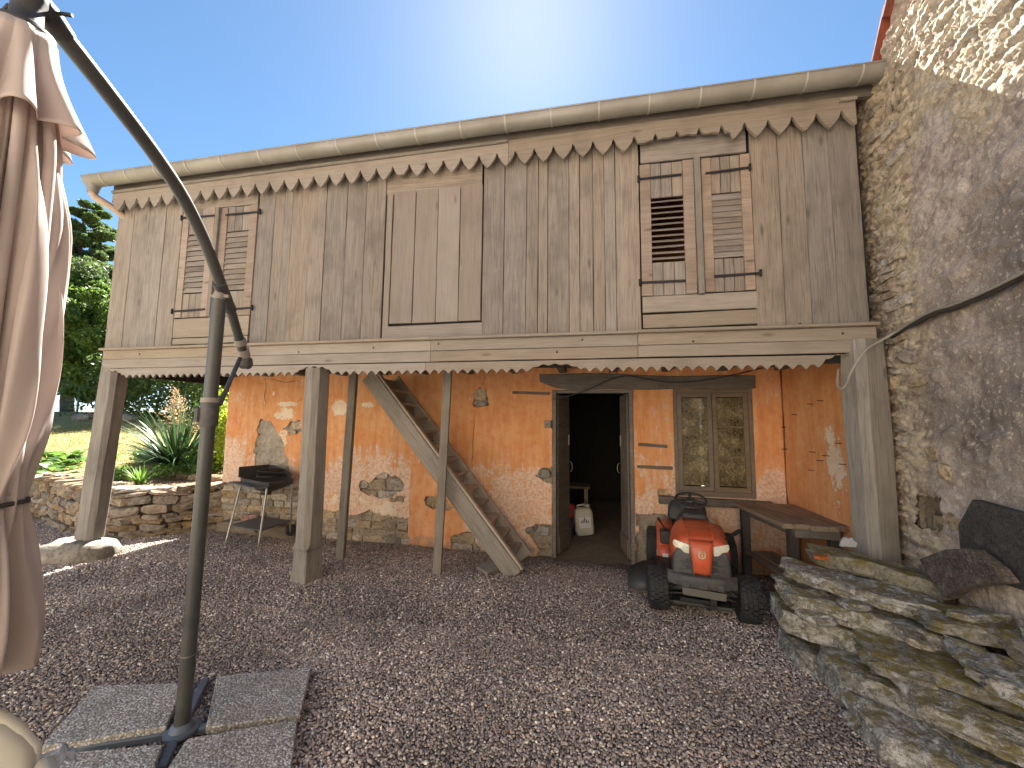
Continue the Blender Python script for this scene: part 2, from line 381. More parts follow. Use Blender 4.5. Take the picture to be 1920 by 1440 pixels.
def mat_housewall():
    t = T('house_wall_render'); v = t.coord(False)
    at_ = t.attr('mask'); sp = t.n('SeparateColor'); t.set(sp.inputs[0], at_.outputs['Color'])
    st, li, ca = sp.outputs[0], sp.outputs[1], sp.outputs[2]
    a = t.noise(v, 3.2, 6, .68, .4); b = t.noise(v, 17, 5, .65); c = t.noise(v, 75, 3, .65)
    rend = t.ramp(t.math('ADD', t.math('MULTIPLY', a, .5), t.math('MULTIPLY', b, .5)), [(.38, (.27, .21, .175)), (.5, (.46, .385, .325)), (.62, (.64, .56, .485))])
    stone = t.ramp(t.math('ADD', t.math('MULTIPLY', ca, .7), t.math('MULTIPLY', b, .3)), [(.15, (.27, .19, .14)), (.4, (.45, .36, .26)), (.6, (.60, .49, .34)), (.85, (.40, .37, .33))])
    col = t.mix(t.ramp(st, [(.35, 0.), (.65, 1.)]), rend, stone)
    lf = t.math('ADD', li, t.math('MULTIPLY', t.math('SUBTRACT', t.math('ADD', t.math('MULTIPLY', b, .5), t.math('MULTIPLY', c, .5)), .5), 2.2))
    col = t.mix(t.math('MULTIPLY', t.ramp(lf, [(.40, 0.), (.66, 1.)]), .62), col, (.11, .095, .083))
    col = t.mix(t.math('MULTIPLY', t.ramp(t.noise(v, 34, 3, .7), [(.57, 0.), (.64, 1.)]), .7), col, (.66, .58, .46))
    col = t.mix(t.math('MULTIPLY', t.ramp(c, [(.30, 1.), (.44, 0.)]), .7), col, (.10, .08, .065))
    h = t.math('ADD', t.math('MULTIPLY', b, .6), t.math('MULTIPLY', c, .4))
    return t.fin(col, .93, t.bump(h, .8, .012))
MAT['housewall'] = mat_housewall()
def simple(name, col, rough=.6, metal=0., var=0., bump=0., scale=40, dirt=None, **kw):
    t = T(name); v = t.coord(); c = col
    n1 = t.noise(v, scale, 4, .6); n2 = t.noise(v, scale*.15, 4, .65)
    c = t.mix(t.math('MULTIPLY', t.ramp(n2, [(.35, 0.), (.7, 1.)]), .5 if dirt is None else .8), col, dirt if dirt else tuple(x*.75 for x in col))
    if var:
        hv = t.n('HueSaturation'); t.set(hv.inputs['Color'], c); t.set(hv.inputs['Value'], t.math('MULTIPLY_ADD', t.rnd(), var*2, 1-var)); c = hv.outputs[0]
    rr = t.ramp(n2, [(.3, max(0, rough-.08)), (.7, min(1, rough+.12))])
    return t.fin(c, rr, t.bump(n1, bump, .003) if bump else None, Metallic=metal, **kw)
MAT['zinc'] = simple('aged_zinc', (.33, .325, .30), .55, .3, 0, .1, 12, (.22, .205, .175))
MAT['zincrim'] = simple('zinc_seam', (.46, .45, .42), .5, .3)
MAT['tar'] = wood('tarred_leg', (.05, .042, .038), (.025, .02, .018), (.08, .068, .06), .8, .4)
MAT['pvc'] = simple('beige_pipe', (.50, .38, .28), .5)
MAT['iron'] = simple('black_iron', (.025, .024, .026), .6, .3, 0, .3)
MAT['polemetal'] = simple('charcoal_pole', (.072, .078, .078), .42, .3, 0, .08, 60, (.105, .10, .09))
MAT['clamp'] = simple('grey_clamp', (.30, .27, .24), .6)
MAT['blueiron'] = simple('blue_grey_base', (.13, .165, .215), .5, .2, 0, .1, 30, (.10, .10, .10))
MAT['canvas'] = None
MAT['redpaint'] = simple('orange_red_paint', (.66, .10, .03), .42, 0, 0, .06, 70, (.42, .115, .06), Coat_Weight=.25)
MAT['blackplastic'] = simple('black_plastic', (.03, .03, .031), .5, 0, 0, .12, 120, (.06, .055, .05))
MAT['greyplastic'] = simple('dusty_grey_plastic', (.055, .056, .057), .55, 0, 0, .15, 120, (.13, .12, .11))
MAT['rubber'] = simple('tyre_rubber', (.020, .021, .024), .75, 0, 0, .2, 60, (.04, .037, .033))
MAT['steel'] = simple('dull_steel', (.45, .43, .40), .42, .6, 0, .05, 50, (.38, .35, .30))
MAT['greysteel'] = simple('grey_plate', (.22, .21, .185), .5, .3, 0, .05)
MAT['lens'] = simple('headlight_lens', (.80, .78, .66), .12, 0, 0, 0, 15, (.62, .56, .36), Coat_Weight=.8)
MAT['emblem'] = simple('pale_emblem', (.75, .55, .35), .4)
MAT['white'] = simple('white_label', (.75, .76, .78), .5)
MAT['blackprint'] = simple('black_print', (.02, .02, .02), .6)
MAT['canplastic'] = simple('jerrycan_plastic', (.62, .60, .54), .5, 0, 0, .05, 20, (.42, .38, .30))
MAT['redplastic'] = simple('red_sack', (.45, .03, .04), .6)
MAT['navy'] = simple('navy_crate', (.03, .035, .08), .6)
MAT['chair'] = simple('ivory_plastic', (.60, .575, .50), .45, 0, 0, .05, 30, (.55, .50, .39))
MAT['cable'] = simple('grey_cable', (.36, .33, .28), .6)
MAT['darkcable'] = simple('dark_cable', (.05, .045, .04), .6)
MAT['rooftile'] = simple('red_roof_tile', (.30, .085, .045), .8, 0, .15, .3, 30, (.17, .06, .04))
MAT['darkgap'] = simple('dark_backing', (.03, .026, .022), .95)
MAT['bark'] = simple('tree_bark', (.11, .085, .06), .95, 0, .1, .8, 18, (.055, .042, .03))
MAT['fencegreen'] = simple('green_fence', (.02, .085, .075), .5)
MAT['slate'] = simple('grey_slate', (.42, .43, .43), .6, 0, 0, .2)
def mat_floor():
    t = T('earth_floor'); v = t.coord(False); a = t.noise(v, 4, 5, .65); b = t.noise(v, 40, 3, .6)
    return t.fin(t.ramp(t.math('ADD', t.math('MULTIPLY', a, .6), t.math('MULTIPLY', b, .4)), [(.35, (.14, .105, .075)), (.65, (.27, .21, .15))]), .95, t.bump(t.math('ADD', a, b), .6, .02))
MAT['earth'] = mat_floor()
def mat_gravel(name, vcol):
    t = T(name)
    if vcol:
        col = t.attr('col').outputs['Color']; v = t.coord(False); n = t.noise(v, 160, 3, .6)
        col = t.mix(t.math('MULTIPLY', n, .35), col, (.05, .045, .042)); return t.fin(col, .8, t.bump(n, .3, .002))
    v = t.coord(False); vo = t.vor(v, 62); vd = vo.outputs['Distance']; a = t.noise(v, 1.2, 4, .6)
    hv = t.n('SeparateColor'); t.set(hv.inputs[0], vo.outputs['Color'])
    col = t.ramp(hv.outputs[0], [(.05, (.12, .10, .095)), (.35, (.26, .22, .205)), (.62, (.33, .28, .26)), (.85, (.44, .38, .34)), (.97, (.60, .55, .50))])
    col = t.mix(t.ramp(vd, [(.35, 0.), (.75, .8)]), col, (.09, .075, .068))
    col = t.mix(t.math('MULTIPLY', t.ramp(a, [(.4, 0.), (.65, 1.)]), .35), col, (.11, .08, .06))
    return t.fin(col, .85, t.bump(t.math('SUBTRACT', 1., vd), 1., .012))
MAT['gravel'] = mat_gravel('gravel_ground', False); MAT['pebble'] = mat_gravel('gravel_pebbles', True)
def mat_agg():
    t = T('exposed_aggregate'); v = t.coord(); vo = t.vor(v, 95); hv = t.n('SeparateColor'); t.set(hv.inputs[0], vo.outputs['Color']); vd = vo.outputs['Distance']
    col = t.ramp(hv.outputs[0], [(.05, (.28, .26, .235)), (.4, (.54, .51, .46)), (.7, (.68, .65, .60)), (.95, (.85, .83, .78))])
    col = t.mix(t.ramp(vd, [(.3, 0.), (.65, .8)]), col, (.20, .18, .155)); a = t.noise(v, 5, 4, .6)
    col = t.mix(t.math('MULTIPLY', t.ramp(a, [(.45, 0.), (.7, 1.)]), .5), col, (.22, .205, .175))
    return t.fin(col, .85, t.bump(t.math('SUBTRACT', 1., vd), .9, .006))
MAT['agg'] = mat_agg()
MAT['slabside'] = mat_mortar('slab_edge', (.10, .075, .05), (.17, .125, .085), (.24, .18, .125), 2.)
def mat_leaf(name, c0, c1, tr=.35, rough=.5, attr=False, spec=.5):
    t = T(name); v = t.coord(False); g = t.n('NewGeometry'); r = g.outputs['Random Per Island']
    col = t.mix(r, c0, c1); n = t.noise(v, 2.5, 2, .5); col = t.mix(t.math('MULTIPLY', n, .5), col, tuple(x*.5 for x in c0))
    t.fin(col, rough); t.b.inputs['Specular IOR Level'].default_value = spec
    tl = t.n('BsdfTranslucent'); t.set(tl.inputs[0], t.mix(.5, col, tuple(min(1, x*1.6) for x in c1)))
    mx = t.n('MixShader'); mx.inputs[0].default_value = tr; t.t.links.new(t.b.outputs[0], mx.inputs[1]); t.t.links.new(tl.outputs[0], mx.inputs[2]); t.t.links.new(mx.outputs[0], t.out.inputs[0])
    return t.m
MAT['leaf'] = mat_leaf('tree_leaf', (.07, .13, .022), (.15, .24, .045), .5)
MAT['pine'] = mat_leaf('pine_needle', (.06, .105, .03), (.13, .19, .06), .42)
MAT['hedge'] = mat_leaf('hedge_leaf', (.045, .085, .02), (.11, .17, .045), .42)
MAT['broad'] = mat_leaf('broad_leaf', (.06, .14, .02), (.17, .30, .05), .4)
MAT['strap'] = mat_leaf('strap_leaf', (.035, .085, .03), (.085, .15, .055), .2, .35)
MAT['yellow'] = mat_leaf('yellow_leaf', (.24, .33, .02), (.42, .48, .05), .45)
MAT['plume'] = mat_leaf('dry_plume', (.40, .28, .15), (.55, .42, .26), .3, .8)
MAT['grassblade'] = mat_leaf('grass_blade', (.26, .21, .07), (.36, .30, .11), .3, .7)
MAT['dryleaf'] = mat_leaf('dry_leaf', (.16, .07, .03), (.32, .17, .07), .2, .8)
def mat_lawn():
    t = T('dry_lawn'); v = t.coord(False); a = t.noise(v, .9, 5, .65); b = t.noise(v, 30, 3, .6)
    return t.fin(t.ramp(t.math('ADD', t.math('MULTIPLY', a, .6), t.math('MULTIPLY', b, .4)), [(.36, (.13, .14, .04)), (.5, (.30, .25, .085)), (.66, (.42, .34, .13))]), .95, t.bump(b, .8, .02))
MAT['lawn'] = mat_lawn()
MAT['soil'] = mat_mortar('bed_soil', (.16, .11, .07), (.30, .22, .14), (.42, .33, .22), 1.5)
def mat_canvas():
    t = T('parasol_canvas'); v = t.coord(False); a = t.noise(v, 5, 4, .6); wv = t.noise(v, 400, 2, .5)
    col = t.mix(t.ramp(a, [(.35, 0.), (.7, 1.)]), (.63, .545, .505), (.70, .615, .575))
    t.fin(col, .85, t.bump(wv, .15, .001)); t.b.inputs['Sheen Weight'].default_value = .2
    tl = t.n('BsdfTranslucent'); t.set(tl.inputs[0], (.60, .49, .435)); mx = t.n('MixShader'); mx.inputs[0].default_value = .38
    t.t.links.new(t.b.outputs[0], mx.inputs[1]); t.t.links.new(tl.outputs[0], mx.inputs[2]); t.t.links.new(mx.outputs[0], t.out.inputs[0]); return t.m
MAT['canvas'] = mat_canvas()
def mat_glass():
    t = T('dusty_glass'); v = t.coord(); a = t.noise(v, 5, 4, .6, .6); b = t.noise(v, 45, 4, .65)
    col = t.ramp(t.math('ADD', t.math('MULTIPLY', a, .6), t.math('MULTIPLY', b, .4)), [(.35, (.06, .048, .022)), (.50, (.17, .14, .075)), (.64, (.40, .34, .20))])
    t.fin(col, t.ramp(b, [(.3, .12), (.7, .38)])); tp = t.n('BsdfTransparent'); mx = t.n('MixShader'); mx.inputs[0].default_value = .12
    t.t.links.new(t.b.outputs[0], mx.inputs[1]); t.t.links.new(tp.outputs[0], mx.inputs[2]); t.t.links.new(mx.outputs[0], t.out.inputs[0]); return t.m
MAT['glass'] = mat_glass()
def mat_clear():
    t = T('clear_plastic'); t.fin((.75, .78, .82), .2, None); t.b.inputs['Transmission Weight'].default_value = .75; t.b.inputs['IOR'].default_value = 1.3; return t.m
MAT['clear'] = mat_clear()

# ------------------------------------------------------------------ ground
FY, WY = 3.6, 5.05                       # plank front of the upper storey, plaster front of the lower wall
def yard_z(x, y):
    x = np.asarray(x, float); y = np.asarray(y, float)
    s = sstep(3.7, 5.05, y)*(.045+.05*np.clip((x+3.5)/4, -.4, 1))
    return -s+(fbm(x*.9, y*.9, 3, 3)-.5)*.035
def garden_z(x, y):
    y = np.asarray(y, float); x = np.asarray(x, float)
    return .56+.155*np.clip(y-5.6, 0, 8)+(fbm(x*.7, y*.7, 3, 8)-.5)*.07
def sheet(name, X, Y, zf, mat, parent=None):
    gx, gy = np.meshgrid(X, Y, indexing='ij'); gz = zf(gx, gy); n, m = gx.shape
    i = np.arange(n*m).reshape(n, m); F = np.stack([i[:-1, :-1], i[1:, :-1], i[1:, 1:], i[:-1, 1:]], -1).reshape(-1, 4)
    return npmesh(name, np.stack([gx, gy, gz], -1).reshape(-1, 3), F, mat, parent, True)
far = sheet('field', np.linspace(-220, 220, 45), np.linspace(-220, 220, 45), lambda x, y: -.25+0*x, MAT['lawn']); tag(far, kind='structure')
yard = sheet('gravel_yard', np.arange(-9.8, 9, .12), np.arange(-9, 5.6, .12), lambda x, y: yard_z(x, y)-.012, MAT['gravel']); tag(yard, kind='structure')
# garden terrace above the retaining wall: front edge follows the wall
WALLP = [(-10.6, 5.35), (-9.5, 5.1), (-8.17, 4.78), (-7.2, 4.47), (-6.2, 4.33), (-5.8, 4.58), (-5.40, 5.17)]
def wall_front_y(x): return np.interp(x, [p[0] for p in WALLP], [p[1] for p in WALLP])
def garden_sheet(name, xs, t, mat, dz=0):
    gx = np.repeat(xs[:, None], len(t), 1); y0 = wall_front_y(gx)+.10; y0 = np.where(gx > -5.40, 5.4, y0); gy = y0+t[None, :]
    gz = garden_z(gx, gy)+dz-.03*np.exp(-t[None, :]*4); n, m = gx.shape
    i = np.arange(n*m).reshape(n, m); F = np.stack([i[:-1, :-1], i[1:, :-1], i[1:, 1:], i[:-1, 1:]], -1).reshape(-1, 4)
    return npmesh(name, np.stack([gx, gy, gz], -1).reshape(-1, 3), F, mat, None, True)
lawn = garden_sheet('lawn', np.concatenate([np.linspace(-60, -12, 40), np.linspace(-11.8, -5.36, 50)]), np.concatenate([np.linspace(0, 4, 30), np.linspace(4.4, 9, 14), np.linspace(10, 60, 20)]), MAT['lawn']); tag(lawn, kind='structure')
bed = garden_sheet('garden_bed', np.linspace(-8.6, -5.37, 50), np.linspace(0.02, 1.5, 20), MAT['soil'], .012); tag(bed, kind='structure')

# ------------------------------------------------------------------ the barn
barn = thing('timber_barn', 'old barn with grey plank upper storey over a peeling orange plaster wall', 'barn', (-1.7, 4.3, 0))
def fx(px, py, y=FY): p = at(px, py, 1, y); return p.x, p.z
PB = 2.372; PT = 4.34
upper = None
# backing behind the planks, with openings at the two louvred windows and nothing behind them
wl0 = fx(333, 500)[0]; wl1 = fx(478, 500)[0]; wr0 = fx(1201, 430)[0]; wr1 = fx(1412, 430)[0]
XL = fx(209, 520)[0]; XR = fx(1619, 435)[0]+.03
mb = MB()
for a, b in ((XL+.02, wl0), (wl1, wr0), (wr1, XR-.01)): mb.box(((a+b)/2, FY+.06, (2.1+4.36)/2), (b-a, .03, 2.26))
for a, b in ((wl0, wl1), (wr0, wr1)): mb.box(((a+b)/2, FY+.06, 2.36), (b-a-.002, .03, .5)); mb.box(((a+b)/2, FY+.06, 4.24), (b-a-.002, .03, .22))
mb.box((XL+.03, 6.3, 3.2), (.05, 5.3, 2.2)); mb.box((XR-.02, 6.3, 3.2), (.05, 5.3, 2.2)); mb.box((-1.7, 9.0, 2.2), (7.9, .06, 4.4))
upper = mb.obj('upper_wall', MAT['darkgap'], barn)
def vplank(px0, px1, py, name='plank', z0=PB, z1=PT, mat='plank', parent=None, y=FY, th=.028, gap=.004):
    x0 = fx(px0, py)[0]; x1 = fx(px1, py)[0]; xc = (x0+x1)/2
    dy = random.uniform(-.004, .004)
    return beam(name, (xc, y+th/2+dy, z0), (xc+random.uniform(-.004, .004), y+th/2+dy+random.uniform(-.003, .003), z1), x1-x0-gap, th, (0, -1, 0), MAT[mat], parent or upper, .004, 6, .0022)
for a, b, py in [(212, 243, 500), (243, 272, 500), (272, 303, 500), (303, 334, 500), (477, 508, 494), (508, 527, 494), (527, 543, 494), (543, 578, 480), (578, 608, 467), (608, 647, 467), (647, 683, 467), (683, 720, 467),
                 (905, 945, 467), (945, 987, 467), (987, 1009, 467), (1009, 1027, 467), (1027, 1067, 467), (1067, 1087, 467), (1087, 1112, 467), (1112, 1134, 467), (1134, 1155, 467), (1155, 1200, 450),
                 (1412, 1465, 435), (1465, 1514, 435), (1514, 1564, 435), (1564, 1619, 435)]:
    vplank(a, b, py)
def hboard(name, p, q, h, y, mat, parent, th=.026, gap=.003):
    """horizontal board from p=(x,z) to q=(x,z), centre line"""
    return beam(name, (p[0]+.002, y+th/2, p[1]), (q[0]-.002, y+th/2, q[1]), h-gap, th, (0, -1, 0), MAT[mat], parent, .004, 5, .0016)
# head and apron boards of windows and hatch
def hb(pts, name='board', mat='board', y=FY, parent=None):
    """quad in photo pixels TL,TR,BR,BL on the facade -> one board"""
    q = [fx(*p, y) for p in pts]
    return hboard(name, (q[0][0]/2+q[3][0]/2, (q[0][1]+q[3][1])/2), (q[1][0]/2+q[2][0]/2, (q[1][1]+q[2][1])/2), ((q[0][1]-q[3][1])+(q[1][1]-q[2][1]))/2, y, mat, parent or upper)
hb([(346, 340), (487, 322), (485, 384), (344, 393)], mat='plank'); hb([(325, 598), (467, 591), (465, 628), (324, 634)]); hb([(323, 635), (464, 629), (463, 641), (323, 647)])
hb([(1200, 240), (1396, 214), (1400, 285), (1200, 306)], mat='plank'); hb([(1204, 556), (1425, 545), (1426, 577), (1205, 587)]); hb([(1205, 589), (1426, 580), (1428, 606), (1206, 617)])
hb([(728, 300), (905, 278), (905, 352), (726, 364)], mat='plank')
# hatch
hatch = MB().box((fx(820, 480)[0], FY+.045, 3.2), (1.05, .012, 1.5)).obj('hatch', MAT['darkgap'], barn)
for a, b in ((722, 734), (735, 777), (777, 820), (820, 862), (862, 904)): 
    x0, zt = fx(a, 362 - (a-722)*.09); zb = fx(a, 610-(a-722)*.04)[1]
    vplank(a, b, 467, 'plank', zb+.012 if a > 730 else PB, zt-.004, 'hatchwood', hatch, FY-.004, .028, .007)
hb([(718, 613), (904, 603), (904, 632), (716, 638)], 'board', 'board', FY-.004, hatch)
# shutters
def shutter(px, hinge_left, open_louvre, louvre, hinges, bar=None):
    """px: TL,TR,BR,BL pixel corners; louvre: pixel rows top,bottom at leaf centre"""
    q = [fx(*p, FY-.012) for p in px]; x0 = (q[0][0]+q[3][0])/2; x1 = (q[1][0]+q[2][0])/2; zt = (q[0][1]+q[1][1])/2; zb = (q[2][1]+q[3][1])/2
    xc = (x0+x1)/2; cx = sum(p[0] for p in px)/4
    l1 = fx(cx, louvre[0], FY-.012)[1]; l0 = fx(cx, louvre[1], FY-.012)[1]
    yf = FY-.014; th = .03; w_ = x1-x0; sw = w_*.2
    root = MB().box((x0+sw/2, yf+th/2, (zt+zb)/2), (sw-.002, th, zt-zb)).box((x1-sw/2, yf+th/2, (zt+zb)/2), (sw-.002, th, zt-zb)).obj('shutter', None, barn, bevel=.003)
    root.data.materials.append(MAT['plankz'])
    ix0, ix1 = x0+sw, x1-sw
    for za, zc in ((l1+.012, zt), (zb, l0-.012)):
        k = 3 if w_ > .3 else 2; d = (ix1-ix0)/k
        for i in range(k):
            xx = ix0+d*(i+.5); beam('panel', (xx, yf+.012+th/2-.006, za), (xx, yf+.012+th/2-.006, zc-.001*i), d-.004, .022, (0, -1, 0), MAT['plank'], root, .003, 3)
    N_ = 11; pitch = (l1-l0)/N_; ang = rad(38) if open_louvre else rad(74)
    for i in range(N_):
        zz = l0+pitch*(i+.5); dy = math.cos(ang)*.023; dz = math.sin(ang)*(.02 if open_louvre else .026)
        s = Vector((0, -dz, -dy)) if 0 else Vector((0, -math.sin(ang), math.cos(ang)))
        beam('slat', (ix0-.006, yf+th/2+.002, zz), (ix1+.006, yf+th/2+.002, zz+random.uniform(-.003, .003)), .048 if open_louvre else .064, .008, s, MAT['plank'], root, .002, 2, .001)
    for (a, b) in hinges:
        pa = at(*a, 1, yf-.006); pb = at(*b, 1, yf-.006); hp = pa if hinge_left else pb
        h = beam('hinge', pa, pb, .022, .007, (0, -1, 0), MAT['iron'], root, .002, 3, .001)
        MB().tube([hp+Vector((0, -.004, -.03)), hp+Vector((0, -.004, .03))], .011, 8).obj('pintle', MAT['iron'], root, True)
    return root
MAT['plankz'] = wood('weathered_stile', (.30, .235, .185), (.115, .085, .065), (.39, .315, .255), .5, .5)
shutter([(346, 394), (405, 389), (386, 592), (325, 597)], True, False, (440, 548), [((341, 409), (402, 404)), ((323, 584), (384, 580))])
shutter([(415, 389), (485, 384), (467, 590), (397, 593)], False, False, (434, 543), [((423, 403), (488, 397)), ((410, 581), (473, 577))])
shutter([(1200, 308), (1299, 300), (1309, 551), (1203, 554)], True, True, (370, 488), [((1197, 336), (1278, 327)), ((1200, 530), (1286, 526))])
shutter([(1314, 298), (1399, 287), (1424, 542), (1322, 548)], False, False, (362, 481), [((1323, 325), (1406, 314)), ((1339, 518), (1426, 512))])
for (a, b) in (((410, 390), (391, 594)), ((1306, 297), (1316, 551))):
    pa = at(*a, 1, FY-.03); pb = at(*b, 1, FY-.03); beam('mullion', pb, pa, .05, .035, (0, -1, 0), MAT['post'], barn, .004, 4)
# lower band: drip moulding, two rows of boards, scalloped valance in lengths
BY = 3.535
bx = [fx(192, 670, BY)[0], fx(466, 655, BY)[0], fx(807, 660, BY)[0], fx(1196, 640, BY)[0], fx(1644, 630, BY)[0]]
band = MB().box(((bx[0]+bx[-1])/2, FY-.012, 2.262), (bx[-1]-bx[0]-.02, .04, .19)).obj('band', MAT['darkgap'], barn)
for i in range(4):
    a, b = bx[i], bx[i+1]; dz = .012*((a+b)/2-bx[0])/8
    beam('drip_moulding', (a, BY-.012, 2.372+dz), (b-.002, BY-.012, 2.374+dz), .028, .07, (0, -1, 0), MAT['board'], band, .006, 5)
    hboard('board', (a, 2.308+dz), (b, 2.31+dz), .106, BY, 'board', band); hboard('board', (a, 2.203+dz), (b, 2.205+dz), .104, BY+.002, 'board', band)
def lowz(x):
    u = (x/.0945) % 1; f = (0.5-0.5*math.cos(2*math.pi*u))**.55
    z = 2.036+.042*f
    for c, hw, h in ((fx(588, 695, BY)[0], .24, .10), (fx(1040, 690, BY)[0], .27, .085), (fx(1598, 670, BY)[0], .25, .13), (fx(205, 692, BY)[0], .22, .10)):
        d = abs(x-c)/hw
        if d < 1: z = max(z, 2.036+h*(1-d**2)**.5*(.82+.18*(math.cos(d*math.pi*5)*.5+.5)) if d < .75 else 2.036+h*.75*((1-d)/.25)**1.6*(1-.75**2)**.5+.008)
    return z
for a, b in ((bx[0], bx[2]-.05), (bx[2]-.046, bx[4])):
    xs = np.arange(a, b, .0105).tolist()+[b]
    MB().strip([(x, BY+.004, lowz(x)) for x in xs], [(x, BY+.004, 2.149) for x in xs], (0, .022, 0)).obj('valance', MAT['boardx'] if 'boardx' in MAT else MAT['board'], barn)
# eaves: fascia, toothed valance, gutter
EY = 3.5
ex0 = fx(209, 385, EY)[0]; ex1 = fx(1606, 220, EY)[0]
e_mid = fx(953, 280, EY)[0]
SPC = .1828; PH = -5.532
br0, br1 = fx(1195, 290, EY)[0], fx(1372, 260, EY)[0]
def topz(x):
    u = ((x-PH)/SPC) % 1; u = min(u, 1-u); zb = 4.045
    f = (u/.42)**1.3*.72 if u < .36 else .59+(.1 if u > .385 else 0)+(.1 if u > .41 else 0)+(.1 if u > .435 else 0)+(.11 if u > .46 else 0)
    z = zb+.135*f
    if br0 < x < br1: z = max(z, zb+.062+.03*math.sin((x-br0)*4)+.004*math.sin(x*60))
    k = int((x-PH)/SPC+.5)
    if k in (20,): z = max(z, zb+.035)
    return z
for a, b in ((ex0, e_mid), (e_mid+.003, ex1)):
    xs = np.arange(a, b, SPC/24).tolist()+[b]
    MB().strip([(x, EY, topz(x)) for x in xs], [(x, EY, 4.30) for x in xs], (0, .025, 0)).obj('eave_valance', MAT['eave'], barn)
beam('fascia_moulding', (ex0+.01, EY+.0, 4.285), (fx(952, 280, EY)[0], EY, 4.285), .03, .05, (0, -1, 0), MAT['post'], barn)
beam('fascia', (ex0-.01, EY+.03, 4.36), (2.31, EY+.03, 4.36), .14, .04, (0, -1, 0), MAT['darkwood'], barn)
beam('end_block', (ex1-.12, EY-.012, 4.262), (ex1+.0, EY-.012, 4.262), .03, .03, (0, -1, 0), MAT['board'], barn)
GY, GZ, GR = 3.385, 4.395, .083
gx0 = at(168, 338, 1, GY).x; gx1 = 2.34
def gutter_sec(x, r=GR): return [Vector((x, GY-r*math.cos(a), GZ-r*math.sin(a)*1.05)) for a in np.linspace(0, math.pi, 13)]
mb = MB(); outer = [gutter_sec(x) for x in np.linspace(gx0, gx1, 10)]; inner = [gutter_sec(x, GR-.004) for x in np.linspace(gx0, gx1, 10)]
mb.loft(outer, caps=False); mb.loft(inner[::-1], caps=False)
for s in (outer[0], outer[-1]): mb.add(s, [tuple(range(13))])
mb.tube([(gx0, GY-GR, GZ+.004), (gx1, GY-GR, GZ+.004)], .009, 8)
gut = mb.obj('gutter', MAT['zinc'], barn, 'auto')
for px, py in [(191, 340), (237, 332), (292, 325), (350, 316), (415, 306), (487, 298), (557, 288), (632, 278), (706, 268), (780, 258), (864, 247), (947, 236), (1033, 224), (1123, 210), (1217, 198), (1313, 184), (1413, 172), (1511, 158), (1615, 144)]:
    x = at(px, py, 1, GY-.05).x; MB().loft([gutter_sec(x-.006, GR+.006), gutter_sec(x+.008, GR+.006)], caps=False).obj('bracket', MAT['zincrim'], gut, True)
dp = [(gx0+.07, GY, GZ-.06), (gx0+.07, GY, GZ-.17), (gx0+.075, GY+.02, GZ-.20), (gx0+.2, GY+.16, GZ-.30), (gx0+.24, GY+.24, GZ-.36), (gx0+.26, GY+.34, GZ-.4), (gx0+.26, GY+.40, GZ-.6)]
MB().lathe([(.075, .0), (.06, -.05), (.046, -.12)], 14, Matrix.Translation((gx0+.07, GY, GZ-.05)), False).obj('gutter_outlet', MAT['zinc'], barn, True)
MB().tube(dp, .04, 12).obj('downpipe', MAT['pvc'], barn, True)
# roof
mb = MB(); A = (XL-.2, 3.40, 4.42); ridge = 5.55
for (y0, z0, y1, z1) in ((3.40, 4.42, 6.4, ridge), (6.4, ridge, 9.3, 4.45)):
    mb.prism([(XL-.2, y0, z0), (gx1-.06, y0, z0), (gx1-.06, y1, z1), (XL-.2, y1, z1)], (0, 0, .05))
mb.prism([(XL+.03, 3.7, 4.3), (XL+.03, 6.4, ridge-.02), (XL+.03, 9.0, 4.3)], (.04, 0, 0)); mb.prism([(XR-.05, 3.7, 4.3), (XR-.05, 6.4, ridge-.02), (XR-.05, 9.0, 4.3)], (.04, 0, 0))
mb.obj('roof', MAT['rooftile'], barn)
MB().box((-1.7, 3.49, 4.425), (XR-XL+.1, .16, .02)).obj('soffit', MAT['darkwood'], barn)
# porch ceiling and joists
ceil = MB().box((-1.68, (3.66+9)/2, 2.33), (7.8, 5.36, .03)).obj('ceiling', MAT['darkwood'], barn)
for x in np.arange(-5.3, 2.2, .62): beam('joist', (x, 3.68, 2.265), (x, 5.04, 2.265), .09, .10, (0, 0, 1), MAT['darkwood'], ceil, .004, 2)
for px, py, y_ in ((822, 645, 0), (1092, 637, 0), (1044, 660, 0), (262, 664, 0), (464, 654, 0), (1300, 640, 0), (1500, 607, 0), (1580, 625, 0), (700, 652, 0), (560, 660, 0)):
    p = at(px, py, 1, BY-.003); MB().lathe([(.0, 0), (.009, 0), (.007, .006), (0, .007)], 8, Matrix.Translation(p) @ Matrix.Rotation(math.pi/2, 4, 'X'), False).obj('nail', MAT['iron'], band)
